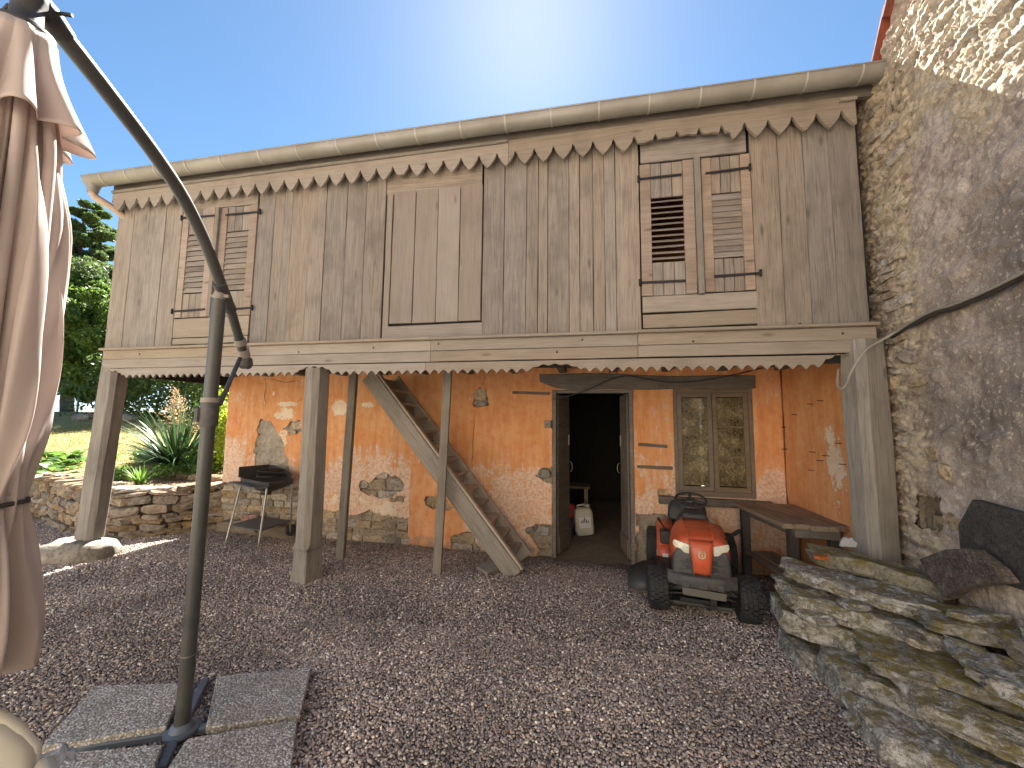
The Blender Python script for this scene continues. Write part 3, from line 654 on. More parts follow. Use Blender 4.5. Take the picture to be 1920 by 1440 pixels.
# posts
def bigpost(top, bot, w_, d_, y, mat='post', rz=0, ch=.045, plinth=0):
    t_ = at(*top, 1, y); b_ = at(*bot, 1, y) if bot[1] is not None else None
    mb = MB(); L = (t_-b_).length; Mx, L = frame(b_, t_, (math.sin(rz), -math.cos(rz), 0)); V = []
    st = [(0, ch*.2), (plinth, ch*.2), (plinth+.03, ch*.25), (plinth+.07, ch), (L*.5, ch), (L*.8, ch), (L-.05, ch), (L, ch)] if plinth else [(0, ch), (L*.2, ch), (L*.4, ch), (L*.6, ch), (L*.8, ch), (L, ch)]
    rs = random.random()*50
    for x, c in st:
        j = lambda k: mnoise.noise(Vector((x*2.3, rs, k*3.1)))*.009
        hw, hd = w_/2+j(0), d_/2+j(1)
        if plinth and abs(x-plinth) < .02: hw -= .012; hd -= .012
        if plinth and x < plinth-.01: hw += .006; hd += .006
        c1, c2 = c*(1+j(2)*30), c*(1+j(3)*30)
        V.append([(x, yy, zz) for yy, zz in ((-hw+c1, -hd), (hw-c1, -hd), (hw, -hd+c1), (hw, hd-c2), (hw-c2, hd), (-hw+c2, hd), (-hw, hd-c2), (-hw, -hd+c1))])
    mb.loft(V, closed=True); return mb.obj('post', MAT[mat], barn, False, Mx)
bigpost((596, 692), (575, 1088), .205, .205, FY+.04, rz=rad(-14), plinth=.30)
bigpost((217, 690), (168, 1008), .215, .2, FY+.04, rz=rad(8), ch=.04)
bigpost((1614, 640), (1650, 1115), .26, .22, FY+.0, rz=rad(16), ch=.05)
for top, bot, y in (((664, 700), (638.5, 1047), 4.27), ((840, 696), (819.5, 1074), 4.11)):
    t_ = at(*top, 1, y); b_ = at(*bot, 1, y); beam('post', b_, t_, .088, .085, (.25, -1, 0), MAT['post'], barn, .006, 6, .003)

# ---- lower wall
WX0, WX1 = at(424, 800, 1, WY).x, 2.17
def wp(px, py): p = at(px, py, 1, WY); return (p.x, p.z)
def z5(x, y): return wp(400+x/3.097, 680+y/3.097)
def z6(x, y): return wp(960+x/2.743, 660+y/2.743)
dx0, dx1 = wp(1036, 900)[0], wp(1189, 900)[0]; dz1 = wp(1110, 731)[1]
nx0, nz1 = wp(1261, 729); nx1, nz0 = wp(1419, 936)
stone_holes = [[z5(*p) for p in H] for H in (
    [(845, 705), (880, 680), (920, 692), (985, 645), (1060, 648), (1112, 700), (1090, 742), (1050, 762), (960, 790), (850, 752)],
    [(1020, 790), (1115, 768), (1100, 812), (1030, 815)], [(410, 385), (450, 335), (500, 335), (520, 400), (440, 425)],
    [(1218, 795), (1250, 768), (1320, 775), (1405, 850), (1340, 855), (1232, 835)],
    [(600, 870), (720, 858), (800, 885), (870, 880), (900, 858), (970, 885), (1125, 912), (1132, 1150), (600, 1150)],
    [(1385, 1020), (1440, 985), (1500, 985), (1545, 1060), (1560, 1180), (1390, 1180)],
    [(1505, 190), (1545, 140), (1592, 190), (1592, 252), (1520, 252)],
    [(160, 690), (330, 670), (470, 700), (600, 760), (600, 1150), (0, 1150), (40, 700)])]
stone_holes += [[z6(*p) for p in H] for H in (
    [(160, 360), (215, 345), (215, 395), (165, 395)], [(130, 640), (150, 605), (215, 595), (215, 690), (160, 672)], [(70, 905), (120, 885), (215, 880), (215, 1110), (90, 1100), (130, 1020)],
    [(640, 840), (760, 832), (840, 850), (840, 1200), (640, 1200)], [(755, 712), (800, 715), (830, 745), (760, 745)])]
grey_hole = [z5(*p) for p in [(265, 330), (330, 335), (360, 390), (420, 490), (436, 620), (432, 700), (240, 640), (236, 480)]]
def plaster_grid(name, U, Z, to3d, holes, rects, masks, parent, th):
    gu, gz = np.meshgrid(U, Z, indexing='ij'); n, m = gu.shape
    ju = gu+(fbm(gu*9, gz*9, 3, 21)-.5)*.09; jz = gz+(fbm(gu*9, gz*9, 3, 44)-.5)*.09
    cut = np.zeros((n-1, m-1), bool); cu = (gu[:-1, :-1]+gu[1:, 1:])/2; cz = (gz[:-1, :-1]+gz[1:, 1:])/2; jcu = (ju[:-1, :-1]+ju[1:, 1:])/2; jcz = (jz[:-1, :-1]+jz[1:, 1:])/2
    for h in holes: cut |= inpoly(jcu, jcz, h)
    for (a, b, c, d) in rects: cut |= (cu > a) & (cu < b) & (cz > c) & (cz < d)
    rel = (fbm(gu*2.2, gz*2.2, 4, 5)-.5)*.03+(fbm(gu*14, gz*14, 3, 6)-.5)*.006
    V = to3d(gu, gz, rel); mk = masks(gu, gz)
    i = np.arange(n*m).reshape(n, m); F = np.stack([i[:-1, :-1], i[1:, :-1], i[1:, 1:], i[:-1, 1:]], -1)[~cut]
    o = npmesh(name, V.reshape(-1, 3), F.reshape(-1, 4), MAT['plaster'], parent, True, {'mask': np.stack(mk, -1).reshape(-1, 3)})
    s = o.modifiers.new('thick', 'SOLIDIFY'); s.thickness = th; s.offset = -1; s.use_rim = True
    return o
def blob(X, Z, c, r, e=1.): return np.exp(-(((X-c[0])/r[0])**2+((Z-c[1])/r[1])**2)*e)
def masks_main(X, Z):
    n1 = fbm(X*2.5, Z*2.5, 4, 31)
    cream = .10+.20*sstep(z5(560, 0)[0], z5(700, 0)[0], X)*sstep(z5(1180, 0)[0], z5(1080, 0)[0], X)*sstep(.6, .9, Z)*sstep(1.75, 1.5, Z)
    for c, r, a in ((z5(420, 300), (.24, .14), .85), (z5(400, 440), (.13, .28), .75), (z5(735, 260), (.17, .16), .95), (z5(890, 245), (.16, .06), .9), (z5(430, 240), (.26, .05), .95), (z5(480, 350), (.2, .2), .62), (z5(620, 250), (.3, .06), .7), (z5(1050, 570), (.1, .12), .5), (z5(1000, 420), (.10, .16), .32),
                    (z5(1000, 850), (.36, .18), .75), (z5(820, 640), (.34, .26), .45), (z5(700, 800), (.18, .25), .62), (z5(860, 800), (.2, .2), .6), (z5(350, 180), (.03, .06), .7), (z5(300, 240), (.02, .12), .6), (z5(1050, 680), (.12, .08), .5), (z5(1210, 800), (.06, .02), .7), (z5(1490, 210), (.02, .03), .7)):
        cream = np.maximum(cream, a*blob(X, Z, c, r))
    zl = .62+.22*(n1-.5)*2
    n2 = fbm(X*1.3, Z*1.3, 3, 91); pale = .34*sstep(.42, .6, n2)+.72*sstep(1.4, .6, Z+.8*(n1-.5))
    pale = np.maximum(pale, .9*sstep(.30, .0, (X-wp(440, 900)[0]))*sstep(1.45, 1.2, Z)); pale = np.maximum(pale, .85*sstep(-.5, .2, 0*X)*blob(X, Z, z5(180, 560), (.42, .6)))
    pale = np.maximum(pale, .75*blob(X, Z, z5(1780, 850), (.42, .38)))
    # the clean orange panel left of the stair foot
    a = z5(1140, 800)[0]; b = z5(1420, 800)[0]
    clean = sstep(a-.01, a+.01, X)*sstep(b+.25, b, X)*sstep(1.15, .95, Z); pale = pale*(1-.85*clean); cream = cream*(1-.9*clean)
    grime = .62*sstep(.32, .0, Z+.25*(n1-.5))+.2*sstep(1.9, 2.2, Z)
    return [np.clip(cream, 0, 1), np.clip(pale, 0, 1), np.clip(grime, 0, 1)]
ST = .017
lower = plaster_grid('lower_wall', np.arange(WX0, WX1+.001, ST), np.arange(-.16, 2.31, ST), lambda u, z, r: np.stack([u, WY-r, z], -1), stone_holes+[grey_hole],
    [(dx0, dx1, -1, dz1), (nx0, nx1, nz0, nz1)], masks_main, barn, .03)
# masonry core with the real openings
lin_z = wp(1200, 700)[1]
mb = MB()
def core(x0, x1, z0, z1): mb.box(((x0+x1)/2, WY+.045+.22, (z0+z1)/2), (x1-x0, .44, z1-z0))
core(WX0+.01, dx0-.01, -.3, 2.2); core(dx1+.01, nx0-.01, -.3, 2.2); core(nx0-.01, nx1+.01, -.3, nz0-.01); core(nx1+.01, WX1+.3, -.3, 2.2); core(nx0-.01, nx1+.01, nz1+.01, 2.2); core(dx0-.01, dx1+.01, dz1+.01, 2.2)
mb.box((WX0+.24, 7.2, 1.0), (.44, 3.7, 2.5))
core_o = mb.obj('masonry_core', MAT['mortar'], barn)
gh = np.array(grey_hole); c0 = gh.mean(0)
gu, gz = np.meshgrid(np.arange(gh[:, 0].min()-.08, gh[:, 0].max()+.08, .02), np.arange(gh[:, 1].min()-.08, gh[:, 1].max()+.08, .02), indexing='ij')
f1, f2, ci = worley(gu*9, gz*9, 4); rel = (fbm(gu*8, gz*8, 4, 2)-.5)*.05+np.clip(f2-f1, 0, .4)*.05
i = np.arange(gu.size).reshape(gu.shape); F = np.stack([i[:-1, :-1], i[1:, :-1], i[1:, 1:], i[:-1, 1:]], -1).reshape(-1, 4)
npmesh('roughcast_patch', np.stack([gu, WY+.035-rel, gz], -1).reshape(-1, 3), F, MAT['roughcast'], barn, True)
# exposed rubble stones in the holes of the plaster
rs = random.Random(5); cnt = 0
for H in stone_holes:
    hx = [p[0] for p in H]; hz = [p[1] for p in H]; z = max(min(hz), -.12)
    while z < max(hz):
        hh = rs.uniform(.075, .15); x = min(hx)-.05
        while x < max(hx):
            ww = rs.uniform(.15, .38); cx, cz = x+ww/2, z+hh/2
            if inpoly(np.array([cx]), np.array([cz]), H)[0] and not (dx0-.005 < cx+ww/2 and cx-ww/2 < dx1+.005 and cz < dz1) and cx+ww/2 < WX1:
                rock('stone', (cx, WY+.072+rs.uniform(-.012, .012), cz), (ww-.004, .11, hh-.004), MAT['stone'], lower, (4, 2, 3), .12, 6, Matrix.Rotation(rs.uniform(-.05, .05), 3, 'Y'), rs.random()); cnt += 1
            x += ww
        z += hh
def wall_rel(x, z): x = np.array([x]); z = np.array([z]); return float(((fbm(x*2.2, z*2.2, 4, 5)-.5)*.03+(fbm(x*14, z*14, 3, 6)-.5)*.006)[0])
for seg in ([(1582, 80), (1570, 110), (1562, 140)], [(1520, 275), (1514, 330), (1516, 380), (1506, 440), (1510, 500), (1504, 560), (1506, 640)], [(300, 90), (312, 140), (300, 200), (306, 260)], [(330, 95), (420, 115), (520, 100)]):
    P_ = []
    for k, (a_, b_) in enumerate(seg): 
        q = z5(a_, b_); P_.append(q)
    Q_ = []
    for (x1_, z1_), (x2_, z2_) in zip(P_[:-1], P_[1:]):
        for t_ in (0, .25, .5, .75): x_ = x1_+(x2_-x1_)*t_+rs.uniform(-.006, .006); z_ = z1_+(z2_-z1_)*t_; Q_.append((x_, WY-wall_rel(x_, z_)-.0005, z_))
    MB().tube(Q_, [rs.uniform(.0015, .0042) for _ in Q_], 5).obj('crack', MAT['darkgap'], lower)
# quoin stones proud of the plaster beside the door
for (x0_, y0_, x1_, y1_) in ((165, 352, 205, 392), (132, 602, 197, 650), (118, 890, 190, 945), (70, 900, 118, 935)):
    a = z6(x0_, y0_); b = z6(x1_, y1_); rock('stone', ((a[0]+b[0])/2, WY+.01, (a[1]+b[1])/2), (b[0]-a[0], .09, a[1]-b[1]), MAT['boulder'], lower, (3, 2, 2), .08, 5)
a = z5(1520, 225); b = z5(1592, 252); rock('stone', ((a[0]+b[0])/2, WY, (a[1]+b[1])/2), (b[0]-a[0], .09, a[1]-b[1]), MAT['boulder'], lower, (3, 2, 2), .05, 8)
a = z5(1515, 150); b = z5(1590, 222); rock('stone', ((a[0]+b[0])/2, WY+.02, (a[1]+b[1])/2), (b[0]-a[0], .09, a[1]-b[1]), MAT['stone'], lower, (3, 2, 2), .08, 6)
# return wall at the right end of the porch
RY0 = 3.70
def masks_ret(U, Z):
    n1 = fbm(U*3, Z*3, 4, 77); s = fbm(U*12, Z*1.2, 3, 12)
    return [np.clip(.75*blob(U, Z, (4.15, 1.35), (.2, .45))*sstep(.45, .6, s)+.5*blob(U, Z, (3.95, .9), (.25, .4))*s, 0, 1), .35*sstep(1.2, .5, Z)+.0*U, .5*sstep(.3, 0, Z+.2*n1)]
ret = plaster_grid('return_wall', np.arange(RY0, WY+.02, ST), np.arange(-.16, 2.31, ST), lambda u, z, r: np.stack([WX1-r, u, z], -1), [], [], masks_ret, barn, -.03)
for px, py in ((1522, 758), (1541, 752), (1492, 778), (1525, 848), (1551, 855), (1540, 864), (1523, 882), (1576, 832), (1583, 871)):
    p = at(px, py, 0, WX1-.012); MB().tube([p+Vector((.03, 0, 0)), p+Vector((-.045, -.01, .004))], .0035, 6).obj('nail', MAT['iron'], ret)
for py in (801, 842): 
    p = at(1465, py, 1, WY-.01); MB().tube([p, p+Vector((.05, -.03, .002)), p+Vector((.11, -.05, -.006))], .005, 6).obj('hook', MAT['iron'], ret)
# lintel, battens, sill
la, lb = wp(1012, 714), wp(1411, 714)
lin = MB(); xs = np.linspace(la[0], lb[0]+.02, 14)
lin.strip([(x, WY-.035, wp(1100, 731)[1]+.004+(.10*max(0, 1-(x-la[0])/.25))+.006*math.sin(x*7)) for x in xs], [(x, WY-.035, wp(1100, 699)[1]-.028*(x-la[0])+.012*math.sin(x*4+1)) for x in xs], (0, .3, 0)).obj('lintel', MAT['darkwood'], barn, bevel=.008)
a = at(1236, 937, 1, WY-.06); b = at(1449, 944, 1, WY-.06); beam('window_sill', (a.x, WY-.02, a.z), (b.x, WY-.02, a.z-.012), .085, .13, (0, -1, 0), MAT['darkwood'], barn, .006, 5, .004)
for p, q in (((961, 736), (1031, 738)), ((1197, 833), (1251, 837)), ((1195, 875), (1261, 878))):
    beam('batten', at(*p, 1, WY-.015), at(*q, 1, WY-.015), .034, .03, (0, -1, 0), MAT['darkwood'], barn, .004, 3, .003)
# door frame and the two leaves swung inwards
dzb = -.085
fr = MB(); jw = .045
fr.box((dx0+jw/2, WY+.03, (dz1+dzb)/2), (jw, .09, dz1-dzb)); fr.box((dx1-jw/2, WY+.03, (dz1+dzb)/2), (jw, .09, dz1-dzb)); fr.box(((dx0+dx1)/2, WY+.03, dz1-.02), (dx1-dx0-2*jw-.002, .088, .042))
fr.obj('door_frame', MAT['darkwood'], barn, bevel=.004)
def leaf(hx, sgn, ang):
    H = Matrix.Translation((hx, WY+.085, dzb+.03)) @ Matrix.Rotation(ang, 4, 'Z'); L = .43; hgt = dz1-dzb-.08
    mb = MB()
    for k in range(3): mb.box((sgn*L*(k+.5)/3, 0, hgt/2), (L/3-.004, .024, hgt))
    o = mb.obj('door', MAT['doorwood'], barn, False, H, .003)
    for zz in (.2, hgt*.55, hgt-.22): MB().box((sgn*L/2, .024, zz), (L-.06, .022, .09)).obj('ledge', MAT['doorwood'], o, False, H, .003)
    MB().box((sgn*L/2, -.022, .12), (L-.01, .014, .22)).obj('kick_board', MAT['doorwood'], o, False, H, .003)
    MB().box((sgn*(L-.035), -.016, hgt*.70), (.05, .01, .14)).obj('lock_plate', MAT['steel'], o, False, H, .002)
    c = Vector((sgn*(L-.03), -.03, hgt*.52)); MB().tube([c+Vector((0, -.03*math.sin(t), .065*math.cos(t))) for t in np.linspace(0, math.pi, 9)], .005, 6).obj('handle', MAT['steel'], o, True, H)
    return o
MAT['doorwood'] = wood('door_boards', (.135, .105, .08), (.06, .045, .035), (.19, .155, .125), .7, .4)
leaf(dx0+jw+.012, 1, rad(74)); leaf(dx1-jw-.012, -1, rad(-83))
# window: frame, two sashes of three panes
wy = WY+.02; win = MB(); fwid = .045; xm = (nx0+nx1)/2
def bar(x0, x1, z0, z1, y=wy, d=.05): win.box(((x0+x1)/2, y, (z0+z1)/2), (x1-x0, d, z1-z0))
bar(nx0+.003, nx0+fwid, nz0, nz1-.003); bar(nx1-fwid, nx1-.003, nz0, nz1-.003); bar(nx0+fwid, nx1-fwid, nz1-.05, nz1-.004); bar(nx0+fwid, nx1-fwid, nz0+.002, nz0+.06)
win = win.obj('window', MAT['windowwood'] if 'windowwood' in MAT else MAT['darkwood'], barn, bevel=.003)
MAT['windowwood'] = wood('window_frame', (.17, .13, .09), (.085, .062, .045), (.22, .175, .125), .5, .4, var=.06); win.data.materials[0] = MAT['windowwood']
for s0, s1 in ((nx0+fwid+.002, xm-.003), (xm+.003, nx1-fwid-.002)):
    m_ = MB(); y = wy+.004; z0, z1 = nz0+.062, nz1-.052; fw = .05
    def bb(a, b, c, d, dp=.04): m_.box(((a+b)/2, y, (c+d)/2), (b-a, dp, d-c))
    bb(s0, s0+fw, z0, z1); bb(s1-fw, s1, z0, z1); bb(s0+fw, s1-fw, z0, z0+.055); bb(s0+fw, s1-fw, z1-.05, z1)
    h3 = (z1-z0-.105)/3
    for k in (1, 2): bb(s0+fw, s1-fw, z0+.055+h3*k-.009, z0+.055+h3*k+.009, .032)
    sash = m_.obj('sash', MAT['windowwood'], win, bevel=.003)
    for k in range(3): MB().box(((s0+s1)/2, y+.006, z0+.055+h3*(k+.5)), (s1-s0-2*fw, .004, h3-.02)).obj('pane', MAT['glass'], win)
# dim interior room
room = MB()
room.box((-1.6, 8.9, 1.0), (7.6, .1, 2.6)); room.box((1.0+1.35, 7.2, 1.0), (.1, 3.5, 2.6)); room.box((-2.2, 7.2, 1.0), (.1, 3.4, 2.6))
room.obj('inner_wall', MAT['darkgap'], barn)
fl = sheet('barn_floor', np.arange(-3, 2.5, .25), np.arange(5.0, 9, .25), lambda x, y: -.075+(fbm(x*2, y*2, 3, 4)-.5)*.03, MAT['earth']); tag(fl, kind='structure')

# ------------------------------------------------------------------ stone house on the right (its long wall X = 2.3 runs towards the camera)
HX = 2.32
HSL = -.11
def hwx(y): return HX+HSL*(3.6-y)
def atw(px, py, off):
    d = (px-960)/FPX*RB-(py-720)/FPX*UB+FB; t = (HX-off+HSL*3.6)/(d[0]+HSL*d[1]); return Vector(np.array([0, 0, CAMH])+d*t)
house = thing('stone_house', 'tall stone house wall with patchy stained render beside the barn', 'house', (HX+.3, 2.6, 0))
def rake(y): return 4.44+np.clip(3.40-y, 0, 9)*1.55+0*y
Yg = np.concatenate([np.arange(.3, 1.9, .025), np.arange(1.9, 3.95, .0125)]); Tg = np.linspace(0, 1, 330)
gy, gt = np.meshgrid(Yg, Tg, indexing='ij'); top = np.minimum(rake(gy), 6.2); gz = -.2+(top+.2)*gt
niche = [(y_, z_) for y_, z_ in [(atw(p[0], p[1], 0).y, atw(p[0], p[1], 0).z) for p in ((1727, 928), (1771, 933), (1778, 996), (1727, 991))]]
expo = np.clip(1.05*sstep(3.02, 3.38, gy+.25*(fbm(gy*4, gz*4, 3, 2)-.5)+.12*sstep(1.2, .6, gz))+.95*sstep(3.2, 3.8, gz+.5*(fbm(gy*3, gz*3, 3, 5)-.5)+.3*(2.9-gy))*0.9, 0, 1)   # where bare stone shows through the render
wy_ = gy+(fbm(gy*5, gz*5, 2, 9)-.5)*.1; wz_ = gz+(fbm(gy*4, gz*4, 2, 19)-.5)*.06
f1, f2, ci = worley(wy_*5.5, wz_*25, 3); g1, g2, gi = worley(wy_*13, wz_*30, 13)
edge = np.clip((f2-f1)*2.4, 0, 1)**.6; edge2 = np.clip((g2-g1)*2.4, 0, 1)**.6
stone_rel = edge*(.25+.75*ci)*.036+edge2*.016+fbm(gy*60, gz*90, 2, 71)*.012
f3, f4, c3 = worley(wy_*4, wz_*9, 33)
rend_rel = fbm(gy*5, gz*7, 5, 4)*.03+fbm(gy*55, gz*60, 2, 72)*.012+np.clip((f4-f3)*1.5, 0, 1)*(c3 > .55)*.025+fbm(gy*22, gz*26, 3, 41)*.014
rel = rend_rel*(1-expo)+stone_rel*expo+.01
# plaster lip and soft bulges
rel += (fbm(gy*1.1, gz*1.1, 2, 6)-.5)*.03
lich = np.clip(.72*blob(gy, gz, (2.55, 1.75), (.75, .7))*fbm(gy*2.5, gz*2.5, 4, 7)*1.5+.6*blob(gy, gz, (2.5, 2.6), (1.0, .9))*fbm(gy*2, gz*2, 3, 8)*1.2+.25*fbm(gy*1.5, gz*1.2, 3, 61)*sstep(3.6, 2.4, gz), 0, 1)
V = np.stack([hwx(gy)-rel+.03, gy, gz], -1); n, m = gy.shape; i = np.arange(n*m).reshape(n, m); F = np.stack([i[:-1, :-1], i[:-1, 1:], i[1:, 1:], i[1:, :-1]], -1)
cy = (gy[:-1, :-1]+gy[1:, 1:])/2+(fbm(gy[:-1, :-1]*20, gz[:-1, :-1]*20, 2, 3)-.5)*.02; cz = (gz[:-1, :-1]+gz[1:, 1:])/2
cut = inpoly(cy, cz, niche)
npmesh('wall', V.reshape(-1, 3), F[~cut].reshape(-1, 4), MAT['housewall'], house, True, {'mask': np.stack([expo, lich, ci*.6+gi*.4], -1).reshape(-1, 3)})
# rest of the body (coarse, out of frame) with the niche box
mb = MB(); mb.prism([(hwx(3.9)+.16, 3.9, -.2), (hwx(1.4)+.16, 1.4, -.2), (hwx(1.4)+.7, 1.4, -.2), (hwx(3.9)+.7, 3.9, -.2)], (0, 0, 4.55)); mb.prism([(hwx(.32)+.0, .32, -.2), (hwx(-4)+.0, -4, -.2), (hwx(-4)+.6, -4, -.2), (hwx(.32)+.6, .32, -.2)], (0, 0, 6.4)); mb.box((HX+.36, 6.5, 2.0), (.4, 5.0, 4.4))
mb.obj('wall_core', MAT['mortar'], house)
ny0 = min(p[0] for p in niche); ny1 = max(p[0] for p in niche); nz0_ = min(p[1] for p in niche); nz1_ = max(p[1] for p in niche)
mb = MB()
for (c, d) in (((HX+.15, (ny0+ny1)/2, (nz0_+nz1_)/2), (.02, ny1-ny0+.1, nz1_-nz0_+.1)), ((HX+.07, ny0-.03, (nz0_+nz1_)/2), (.16, .03, nz1_-nz0_+.1)), ((HX+.07, ny1+.03, (nz0_+nz1_)/2), (.16, .03, nz1_-nz0_+.1)), ((HX+.07, (ny0+ny1)/2, nz0_-.03), (.16, ny1-ny0+.1, .03)), ((HX+.07, (ny0+ny1)/2, nz1_+.03), (.16, ny1-ny0+.1, .03))): mb.box(c, d)
mb.obj('niche', MAT['mortar'], house)
h_ = nz1_-nz0_; yc = (ny0+ny1)/2
rock('stone', (HX+.10, yc, nz0_+h_*.22), (.12, (ny1-ny0)*.95, h_*.42), MAT['stone'], house, (3, 3, 2), .05, 9); rock('stone', (HX+.13, yc+.03, nz0_+h_*.66), (.1, (ny1-ny0)*.5, h_*.4), MAT['stone'], house, (3, 3, 2), .1, 5); rock('stone', (HX+.13, yc-.06, nz0_+h_*.66), (.1, (ny1-ny0)*.3, h_*.36), MAT['stone'], house, (3, 3, 2), .1, 5)
# bonded stones standing proud along the junction with the barn and round the niche
rs = random.Random(11); z = .15
while z < 4.25:
    hh = rs.uniform(.045, .12); y = 3.62+rs.uniform(-.03, .03); lim = 3.36 if z > 1.4 else 3.02
    k = 0
    while y > lim and k < 4:
        ll = rs.uniform(.09, .24); c = (hwx(y-ll/2)+.025-rs.uniform(0, .02), y-ll/2, z+hh/2)
        if rs.random() < .42 and not (ny0-.05 < c[1] < ny1+.06 and nz0_-.04 < c[2] < nz1_+.05):
            rock('stone', c, (.12, ll-.012, hh-.012), MAT['wallstone'] if rs.random() > .03 else MAT['brick'], house, (2, 3, 2), .13, 5, Matrix.Rotation(rs.uniform(-.12, .12), 3, 'X'), rs.random())
        y -= ll; k += 1
    z += hh
# verge tiles along the rake
tl = .40
for k in range(6):
    y0 = 3.44-k*.20; z0 = float(rake(np.array(y0)))+.0; d = Vector((0, -.20, .31)).normalized(); nrm = Vector((0, -.31, -.20)).normalized()*-1
    p = Vector((hwx(y0)+.05, y0, z0+.02)); Mx, L = frame(p, p+d*tl, nrm)
    mb = MB(); mb.loft([[Vector((x, -.12+.0*x+.24*j/8, .035*math.sin(math.pi*j/8)+x*.07)) for j in range(9)]+[Vector((x, .12-.24*j/8, .035*math.sin(math.pi*(8-j)/8)-.014+x*.07)) for j in range(9)] for x in (0, tl*.5, tl)], closed=True)
    mb.obj('roof_tile', MAT['rooftile'], house, 'auto', Mx)
MB().prism([(HX+.12, 3.42, 4.40), (hwx(1.)+.12, 1.0, 8.1), (HX+4, 1.0, 8.1), (HX+4, 3.42, 4.40)], (0, -.04, -.05)).obj('roof', MAT['rooftile'], house)
# cable clipped along the house wall, dropping behind the post
cab = [atw(*p, .07) for p in ((2500, 180), (2150, 380), (1925, 507), (1850, 545), (1790, 570), (1750, 582), (1715, 600), (1680, 622))]+[at(1650, 640, 1, 3.42), at(1625, 655, 1, 3.40), at(1606, 680, 1, 3.40), at(1595, 700, 1, 3.42), at(1588, 718, 1, 3.46), at(1578, 729, 1, 3.5), at(1570, 722, 1, 3.56), at(1572, 690, 1, 3.64)]
def smooth_path(P, n=4):
    P = [Vector(p) for p in P]; Q = [P[0]]+P+[P[-1]]; out = []
    for i in range(1, len(Q)-2):
        for k in range(n):
            t = k/n; a, b, c, d = Q[i-1], Q[i], Q[i+1], Q[i+2]
            out.append(.5*((2*b)+(c-a)*t+(2*a-5*b+4*c-d)*t*t+(3*b-a-3*c+d)*t**3))
    return out+[P[-1]]
tag(MB().tube(smooth_path(cab), .0085, 8).obj('cable', MAT['cable'], None, True), 'pale cable sagging down the stone house wall to the porch post', 'cable')
cov = [atw(*p, .045) for p in ((2500, 190), (2150, 388), (1925, 512), (1860, 548), (1800, 572), (1752, 586), (1715, 606), (1672, 632))]
tag(MB().tube(smooth_path(cov), [.018]*16+[.024]*9+[.012]*4, 8).obj('pipe_lagging', MAT['darkcable'], None, True), 'dark strip of lagging under the pale cable on the stone wall', 'pipe lagging')
c2 = [at(*p, 1, WY-.06) for p in ((1036, 748), (1075, 740), (1110, 727), (1150, 709), (1180, 705), (1215, 711), (1260, 717), (1310, 714), (1360, 706), (1400, 697), (1440, 688), (1480, 681))]
tag(MB().tube(smooth_path(c2), .007, 8).obj('wall_cable', MAT['darkcable'], None, True), 'thin dark cable looping over the timber lintel of the doorway', 'cable')

# ------------------------------------------------------------------ dry stone retaining wall
gw = thing('retaining_wall', 'low dry stone retaining wall curving behind the left post', 'stone wall', (-7.0, 4.6, 0))
rs = random.Random(3); cum = [0]
for a, b in zip(WALLP[:-1], WALLP[1:]): cum.append(cum[-1]+math.hypot(b[0]-a[0], b[1]-a[1]))
def wpos(s):
    s = max(0, min(cum[-1], s))
    for k in range(len(cum)-1):
        if s <= cum[k+1]:
            t = (s-cum[k])/(cum[k+1]-cum[k]); a, b = WALLP[k], WALLP[k+1]; return a[0]+(b[0]-a[0])*t, a[1]+(b[1]-a[1])*t, math.atan2(b[1]-a[1], b[0]-a[0])
z = -.06; row = 0
while z < .60:
    hh = rs.uniform(.055, .125) if z < .5 else .05; s = rs.uniform(-.1, 0); capr = z > .5
    while s < cum[-1]:
        far_ = s < 1.6; ll = rs.uniform(.14, .36)*(1.5 if far_ else 1)*(1.35 if capr else 1); h2 = hh
        x, y, a = wpos(s+ll/2); batter = .10*(z/.6)
        dz = (fbm(np.array([x*1.3]), np.array([row*3.]), 2, 5)[0]-.5)*.05
        rock('stone', (x-math.sin(a)*(batter+rs.uniform(-.02, .02)), y+math.cos(a)*(batter+rs.uniform(-.02, .02)), z+h2/2+dz), (ll+.012, .22 if not capr else .3, h2+.012), MAT['gardenstone'], gw, (4, 2, 3), .13, 6, Matrix.Rotation(a+rs.uniform(-.1, .1), 3, 'Z') @ Matrix.Rotation(rs.uniform(-.13, .13), 3, 'Y'), rs.random())
        s += ll
    z += hh; row += 1
mb = MB(); lo = []; hi = []
for s in np.linspace(0, cum[-1], 24):
    x, y, a = wpos(s); lo.append((x-math.sin(a)*.09, y+math.cos(a)*.09, -.2)); hi.append((x-math.sin(a)*.16, y+math.cos(a)*.16, .53))
mb.strip(lo, hi, (0, .1, 0)).obj('wall_core', MAT['soil'], gw)
for (px, py, sz) in ((238, 908, (.20, .16, .14)), (268, 912, (.17, .13, .09)), (340, 911, (.34, .2, .07)), (300, 917, (.3, .2, .06)), (395, 905, (.3, .2, .06)), (70, 893, (.25, .2, .1)), (105, 893, (.2, .2, .1))):
    p = at(px, py, 2, .62); x = p.x; rock('stone', (x, float(wall_front_y(x))+.16, .60), sz, MAT['gardenstone'], gw, (3, 3, 2), .14, 5, Matrix.Rotation(random.uniform(-.3, .3), 3, 'Z'))
